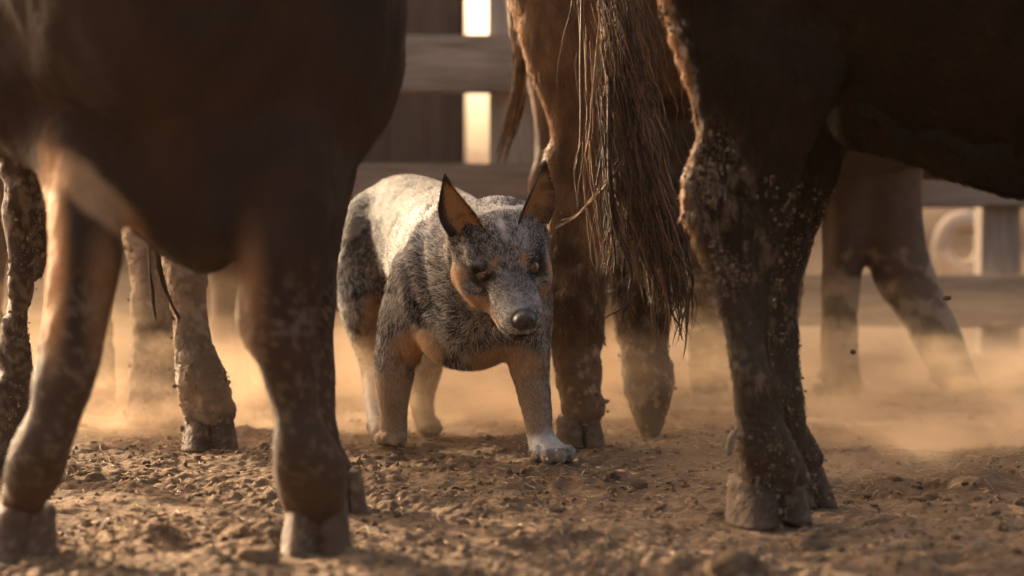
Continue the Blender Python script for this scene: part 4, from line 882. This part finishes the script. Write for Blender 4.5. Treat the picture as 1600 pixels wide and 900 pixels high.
# --- cow farther back whose thin tail shows left of the reddish cow
bcp = [Limb([(.13, 5.78, .93, .11, .15), (.19, 5.92, .93, .18, .26), (.32, 6.3, .92, .26, .35), (.5, 6.75, .92, .27, .36), (.65, 7.0, 1.0, .16, .24)], ref=(0, 0, 1), k=.05),
       Limb([(.62, 6.95, 1.05, .12, .16), (.72, 7.08, 1.12, .09, .11), (.9, 7.1, 1.0, .07, .07)], ref=(0, 0, 1), k=.04),
       Limb(legn([(-60, 800, 930, 5.85), (60, 812, 920, 5.8), (140, 826, 905, 5.78), (200, 836, 892, 5.76), (245, 838, 884, 5.75), (280, 826, 880, 5.75), (310, 826, 880, 5.75), (350, 836, 880, 5.75), (420, 846, 888, 5.75), (500, 856, 896, 5.75), (560, 862, 906, 5.75), (610, 866, 916, 5.74)], .8), k=.02),
       Limb([PR(888, 605, 5.72, 28, 26), PR(890, 622, 5.68, 32, 30)], k=.01),
       Limb(legn([(60, 900, 1010, 6.0), (240, 920, 990, 5.98), (300, 915, 985, 5.98), (420, 930, 975, 5.98), (560, 935, 980, 5.98), (612, 932, 988, 5.96)], .8), k=.02),
       Limb([PR(812, -120, 5.75, 14, 14), PR(806, -60, 5.62, 15, 14), PR(806, 20, 5.58, 15, 13), PR(812, 80, 5.56, 13, 12), PR(815, 120, 5.56, 11, 10), PR(808, 165, 5.56, 7, 7), PR(798, 205, 5.56, 4, 4)], k=.015)]
bc = cow('cow', 'cow half hidden behind the reddish one, its thin tail hanging before the grey post', COWG, bcp,
    axis(-.1, 1.0, -.05, .35, .009, .03), axis(5.4, 7.3, 5.45, 6.1, .010, .03), axis(-.03, 1.3, -.03, .95, .010, .03), lambda V: np.clip(np.tile(RED * .6, (len(V), 1)) * (1 + .5 * fbm(V, 14, 3, 3))[:, None], .004, 1), M_HIDE, (.3, 6.3, 0), lambda V: .004 * fbm(V, 14, 3, 6), dict(n=12000, len=.014, wid=.0012, lift=.08, w=facing, seed=9))
paths, rad, pc = [], [], []
for i in range(60):
    y0 = rs.uniform(40, 150); x0 = 812 + rs.normal(0, 6); y1 = rs.uniform(190, 262); x1 = np.interp(y1, [190, 262], [800, 776]) + rs.normal(0, 6)
    lock([(x0, y0), ((x0 + x1) / 2 + 6, (y0 + y1) / 2), (x1, y1)], rs.uniform(.001, .003), tcol() * 1.3, 5.54, rs.uniform(-.02, .02), 12, 2)
V, Q = tubes(paths, rad, 5); cl = np.concatenate([np.repeat(c[None], len(p) * 5, 0) for c, p in zip(pc, paths)])
mesh_obj('tail_hair', V, [Q], M_HAIRC, bc, cl)

# --- striding cow in the dust at right
dcp = [Limb([(.88, 5.80, .93, .13, .18), (.92, 5.95, .92, .22, .30), (1.05, 6.3, .91, .27, .37), (1.3, 6.7, .91, .27, .37), (1.42, 6.9, 1.0, .17, .26)], ref=(0, 0, 1), k=.05),
       Limb([(1.4, 6.85, 1.08, .13, .17), (1.5, 6.98, 1.14, .1, .12), (1.66, 7.0, 1.0, .07, .08)], ref=(0, 0, 1), k=.04),
       Limb(legn([(60, 1300, 1420, 5.80), (160, 1296, 1412, 5.80), (240, 1286, 1400, 5.80), (300, 1279, 1385, 5.8), (350, 1281, 1368, 5.8), (390, 1284, 1356, 5.8), (430, 1285, 1345, 5.8), (480, 1283, 1340, 5.8), (540, 1281, 1341, 5.8), (580, 1283, 1344, 5.8), (610, 1286, 1352, 5.8)], .9), k=.02),
       hoof(1282, 1318, 606, 634, 5.77, (.2, -1)), hoof(1318, 1358, 606, 634, 5.77, (.5, -1)), Limb([PR(1288, 575, 5.8, 8, 8), PR(1278, 590, 5.78, 7, 7)], k=.006),
       Limb(legn([(60, 1320, 1450, 5.80), (160, 1325, 1447, 5.80), (250, 1335, 1443, 5.80), (320, 1340, 1441, 5.8), (380, 1347, 1446, 5.8), (430, 1362, 1462, 5.8), (480, 1395, 1484, 5.78), (530, 1423, 1506, 5.76), (570, 1447, 1521, 5.74), (600, 1466, 1534, 5.73), (625, 1478, 1550, 5.72)], .9), k=.02),
       hoof(1478, 1520, 618, 645, 5.64, (.6, -.8)), hoof(1516, 1562, 618, 645, 5.66, (.8, -.6)), Limb([PR(1468, 580, 5.73, 8, 8), PR(1458, 592, 5.72, 6, 6)], k=.006)]
def dc_col(V):
    n = len(V); c = np.tile(np.array([.075, .048, .03]), (n, 1)) * (1 + .5 * fbm(V, 10, 3, 3))[:, None]; px, py = proj(V)
    return np.clip(smix(c, np.tile(MUD * .8, (n, 1)), np.maximum(muddy(V, .4, .6, 34, 26) * .5, blob(px, py, 1285, 360, 20, 90, .5) * .5)), .004, 1)
cow('cow', 'dust-veiled brown cow at right with one hind leg stretched out in stride', COWG, dcp,
    axis(.65, 1.8, .70, 1.2, .009, .03), axis(5.5, 7.2, 5.55, 5.95, .009, .03), axis(-.03, 1.3, -.03, .75, .009, .03), dc_col, M_HIDE, (1.0, 6.2, 0), lambda V: .006 * fbm(V, 12, 3, 6) + .003 * fbm(V, 40, 2, 6))

# --- pale dusty cow seen between the forelegs of the nearest one
fcp = [Limb([(-.62, 4.96, .96, .12, .15), (-.72, 5.04, .96, .19, .25), (-.97, 5.20, .96, .22, .31), (-1.35, 5.50, .96, .23, .31), (-1.55, 5.68, .98, .2, .28)], ref=(0, 0, 1), k=.05),
       Limb([(-1.5, 5.65, 1.02, .14, .2), (-1.72, 5.82, 1.1, .11, .14), (-1.88, 5.9, .98, .08, .09)], ref=(0, 0, 1), k=.04),
       Limb(legn([(200, 270, 345, 4.72, 1.2), (300, 255, 335, 4.70, 1.2), (390, 253, 321, 4.67), (440, 262, 321, 4.66), (490, 270, 320, 4.65), (540, 273, 332, 4.64), (580, 276, 346, 4.63), (610, 280, 358, 4.63, .8), (645, 287, 370, 4.64, .6)], 1.0), k=.02),
       hoof(284, 334, 648, 696, 4.58, (.1, -1)), hoof(330, 382, 650, 698, 4.59, (.4, -1)),
       Limb(legn([(200, 180, 290, 5.15, 1.1), (300, 185, 282, 5.13), (380, 194, 270, 5.12), (430, 204, 268, 5.12), (480, 207, 268, 5.12), (540, 206, 272, 5.12), (600, 203, 276, 5.12), (635, 200, 284, 5.11), (655, 196, 290, 5.1)], 1.0), k=.02),
       Limb(legn([(200, 90, 200, 5.4), (400, 112, 184, 5.45), (500, 120, 174, 5.45), (580, 124, 178, 5.45), (632, 118, 184, 5.43)], 1.0), k=.02),
       Limb(legn([(200, -60, 40, 5.65), (400, -50, 15, 5.65), (500, -45, 5, 5.65), (600, -45, 10, 5.65), (622, -48, 14, 5.63)], 1.0), k=.02)]
def fc_col(V):
    n = len(V); px, py = proj(V); c = np.tile(np.array([.16, .11, .072]), (n, 1)) * (1 + .5 * fbm(V, 14, 3, 3))[:, None]
    return np.clip(smix(c, np.tile(MUD * .8, (n, 1)), np.maximum(specks(V, 54, 60, .1) * .6, blob(px, py, 208, 440, 16, 70, .5))), .004, 1)  # specks of mud, and a smooth paler strip down one leg's left edge
fc = cow('cow', 'pale dusty cow glimpsed between the two forelegs of the nearest cow', COWG, fcp,
    axis(-2.25, -.35, -1.0, -.42, .0065, .025), axis(4.3, 6.3, 4.45, 5.3, .0075, .03), axis(-.03, 1.3, -.03, .55, .0065, .025), fc_col, M_HIDE_MUD, (-1.0, 5.0, 0), lambda V: .006 * fbm(V, 12, 3, 6) + .004 * fbm(V, 45, 3, 6) + .004 * muddy(V, .5, .8, 54, 40))
mud_lumps(fc, 1500, .0014, lambda V, N: vis(V, N) * (V[:, 2] < .5), 11, M_MUD)
paths, rad, pc = [], [], []
for i in range(26):
    j = i % 2
    base_ = [[(240, 330), (233, 400), (236, 450), (244, 498)], [(245, 330), (247, 400), (258, 450), (281, 502)]][j]
    lock([(x + rs.normal(0, 2.5) * (1 - y / 620), y + rs.normal(0, 4)) for x, y in base_], rs.uniform(.0012, .0032), TC[1] * .5, 4.5, rs.uniform(-.01, .01), 20, 1.0)
for i in range(1): pass
V, Q = tubes(paths, rad, 5); cl = np.concatenate([np.repeat(c[None], len(p) * 5, 0) for c, p in zip(pc, paths)])
# these two dark wisps hang from the belly line of the nearest cow
mesh_obj('tail_hair', V, [Q], M_HAIRC, fc, cl)

# --- two legs of a cow farther off
gcp = [Limb([(-.70, 6.15, .92, .12, .16), (-.76, 6.22, .92, .22, .28), (-.90, 6.38, .91, .25, .33), (-1.15, 6.68, .91, .25, .33), (-1.3, 6.85, .98, .18, .26)], ref=(0, 0, 1), k=.05),
       Limb([(-1.3, 6.85, 1.05, .13, .17), (-1.5, 7.02, 1.1, .1, .12), (-1.68, 7.05, .95, .07, .08)], ref=(0, 0, 1), k=.04),
       Limb(legn([(250, 318, 420, 6.15), (400, 320, 384, 6.1), (450, 330, 378, 6.1), (500, 330, 380, 6.1), (550, 334, 388, 6.1), (600, 338, 394, 6.1)], 1.0), k=.02),
       Limb(legn([(250, 380, 470, 6.35), (420, 386, 440, 6.35), (520, 392, 436, 6.35), (594, 388, 444, 6.33)], 1.0), k=.02),
       Limb(legn([(250, 50, 150, 6.6), (420, 66, 120, 6.65), (580, 66, 122, 6.65)], 1.0), k=.02), Limb(legn([(250, 110, 200, 6.95), (420, 124, 172, 6.95), (568, 122, 176, 6.95)], 1.0), k=.02)]
cow('cow', 'farthest brown cow, a hazy leg showing left of the knee of the nearest cow', COWG, gcp,
    axis(-2.3, -.45, -1.0, -.48, .011, .03), axis(5.8, 7.2, 5.9, 6.5, .012, .03), axis(-.03, 1.3, -.03, .6, .011, .03), lambda V: np.clip(np.tile(np.array([.14, .09, .06]), (len(V), 1)) * (1 + .4 * fbm(V, 12, 3, 3))[:, None], .01, 1), M_HIDE, (-1.2, 6.4, 0), lambda V: .005 * fbm(V, 12, 3, 6))
# ------------------------------------------------------------------ dust in the air
def vol_mat(name, dens, col, g, noise=None):
    m = bpy.data.materials.new(name); m.use_nodes = True; t = m.node_tree; t.nodes.clear(); out = t.nodes.new('ShaderNodeOutputMaterial')
    v = t.nodes.new('ShaderNodeVolumePrincipled'); v.inputs['Color'].default_value = col + (1,); v.inputs['Density'].default_value = dens; v.inputs['Anisotropy'].default_value = g
    v.inputs['Absorption Color'].default_value = (0, 0, 0, 1) if False else v.inputs['Absorption Color'].default_value
    t.links.new(v.outputs[0], out.inputs['Volume'])
    if noise:   # soft puff in the object's own unit ball
        tc = t.nodes.new('ShaderNodeTexCoord'); ln = t.nodes.new('ShaderNodeVectorMath'); ln.operation = 'LENGTH'; t.links.new(tc.outputs['Object'], ln.inputs[0])
        n = t.nodes.new('ShaderNodeTexNoise'); n.inputs['Scale'].default_value = noise; n.inputs['Detail'].default_value = 4; n.inputs['Roughness'].default_value = .6; t.links.new(tc.outputs['Object'], n.inputs[0])
        a = t.nodes.new('ShaderNodeMapRange'); a.inputs['From Min'].default_value = 1.0; a.inputs['From Max'].default_value = .15; t.links.new(ln.outputs['Value'], a.inputs['Value'])
        b = t.nodes.new('ShaderNodeMapRange'); b.inputs['From Min'].default_value = .47; b.inputs['From Max'].default_value = .70; t.links.new(n.outputs['Fac'], b.inputs['Value'])
        mu = t.nodes.new('ShaderNodeMath'); mu.operation = 'MULTIPLY'; t.links.new(a.outputs[0], mu.inputs[0]); t.links.new(b.outputs[0], mu.inputs[1])
        m2 = t.nodes.new('ShaderNodeMath'); m2.operation = 'MULTIPLY'; m2.inputs[1].default_value = dens; t.links.new(mu.outputs[0], m2.inputs[0]); t.links.new(m2.outputs[0], v.inputs['Density'])
    return m
def vbox(name, lo, hi, mat, label=None):
    V = np.array([[x, y, z] for x in (lo[0], hi[0]) for y in (lo[1], hi[1]) for z in (lo[2], hi[2])], float)
    Q = np.array([[0, 1, 3, 2], [4, 6, 7, 5], [0, 4, 5, 1], [2, 3, 7, 6], [0, 2, 6, 4], [1, 5, 7, 3]])
    return tag(mesh_obj(name, V, [Q], mat, None, None, False), label, 'haze' if label else None, None, 'stuff')
DC = (.86, .66, .45)
vbox('haze', (-60, -6, -1.2), (60, 80, 4.5), vol_mat('dusty_air', .0006, DC, .45))
def puff(c, r, dens, noise, label, seed=0):
    import bmesh
    bm = bmesh.new(); bmesh.ops.create_icosphere(bm, subdivisions=3, radius=1); me = bpy.data.meshes.new('dust_cloud'); bm.to_mesh(me); bm.free()
    me.materials.append(vol_mat('drifting_dust', dens, DC, .45, noise)); o = bpy.data.objects.new('dust_cloud', me); o.location = c; o.scale = r; C.objects.link(o); return tag(o, label, 'dust', None, 'stuff')
# a layer of stirred-up dust lying over the ground from the dog's feet to the fence
vbox('dust_layer', (-4, 4.62, -.9), (5, 9.5, .20), vol_mat('low_dust', .12, DC, .45), 'low layer of fine dust stirred up over the ground behind the dog')
vbox('dust_layer', (-4, 4.9, -.88), (5, 9.4, .30), vol_mat('thin_dust', .05, DC, .45), 'thinner layer of dust up to the bellies of the farther cattle')
puff((.90, 4.65, .05), (.52, .5, .23), 9.0, 1.7, 'swirl of sunlit dust rolling past the right cow hooves')
puff((-.60, 5.0, .06), (.55, .5, .22), 4.5, 1.8, 'dust rising around the pale cow legs at left')
puff((.15, 5.2, .08), (.6, .5, .22), 5.0, 1.9, 'dust hanging behind the dog and under the reddish cow')
puff((.62, 4.05, .05), (.50, .35, .15), 3.5, 1.9, 'thin dust drifting low behind the hooves at right')
puff((-.12, 4.85, .04), (.42, .30, .15), 4.0, 1.8, 'dust kicked up around the dog hind paws')
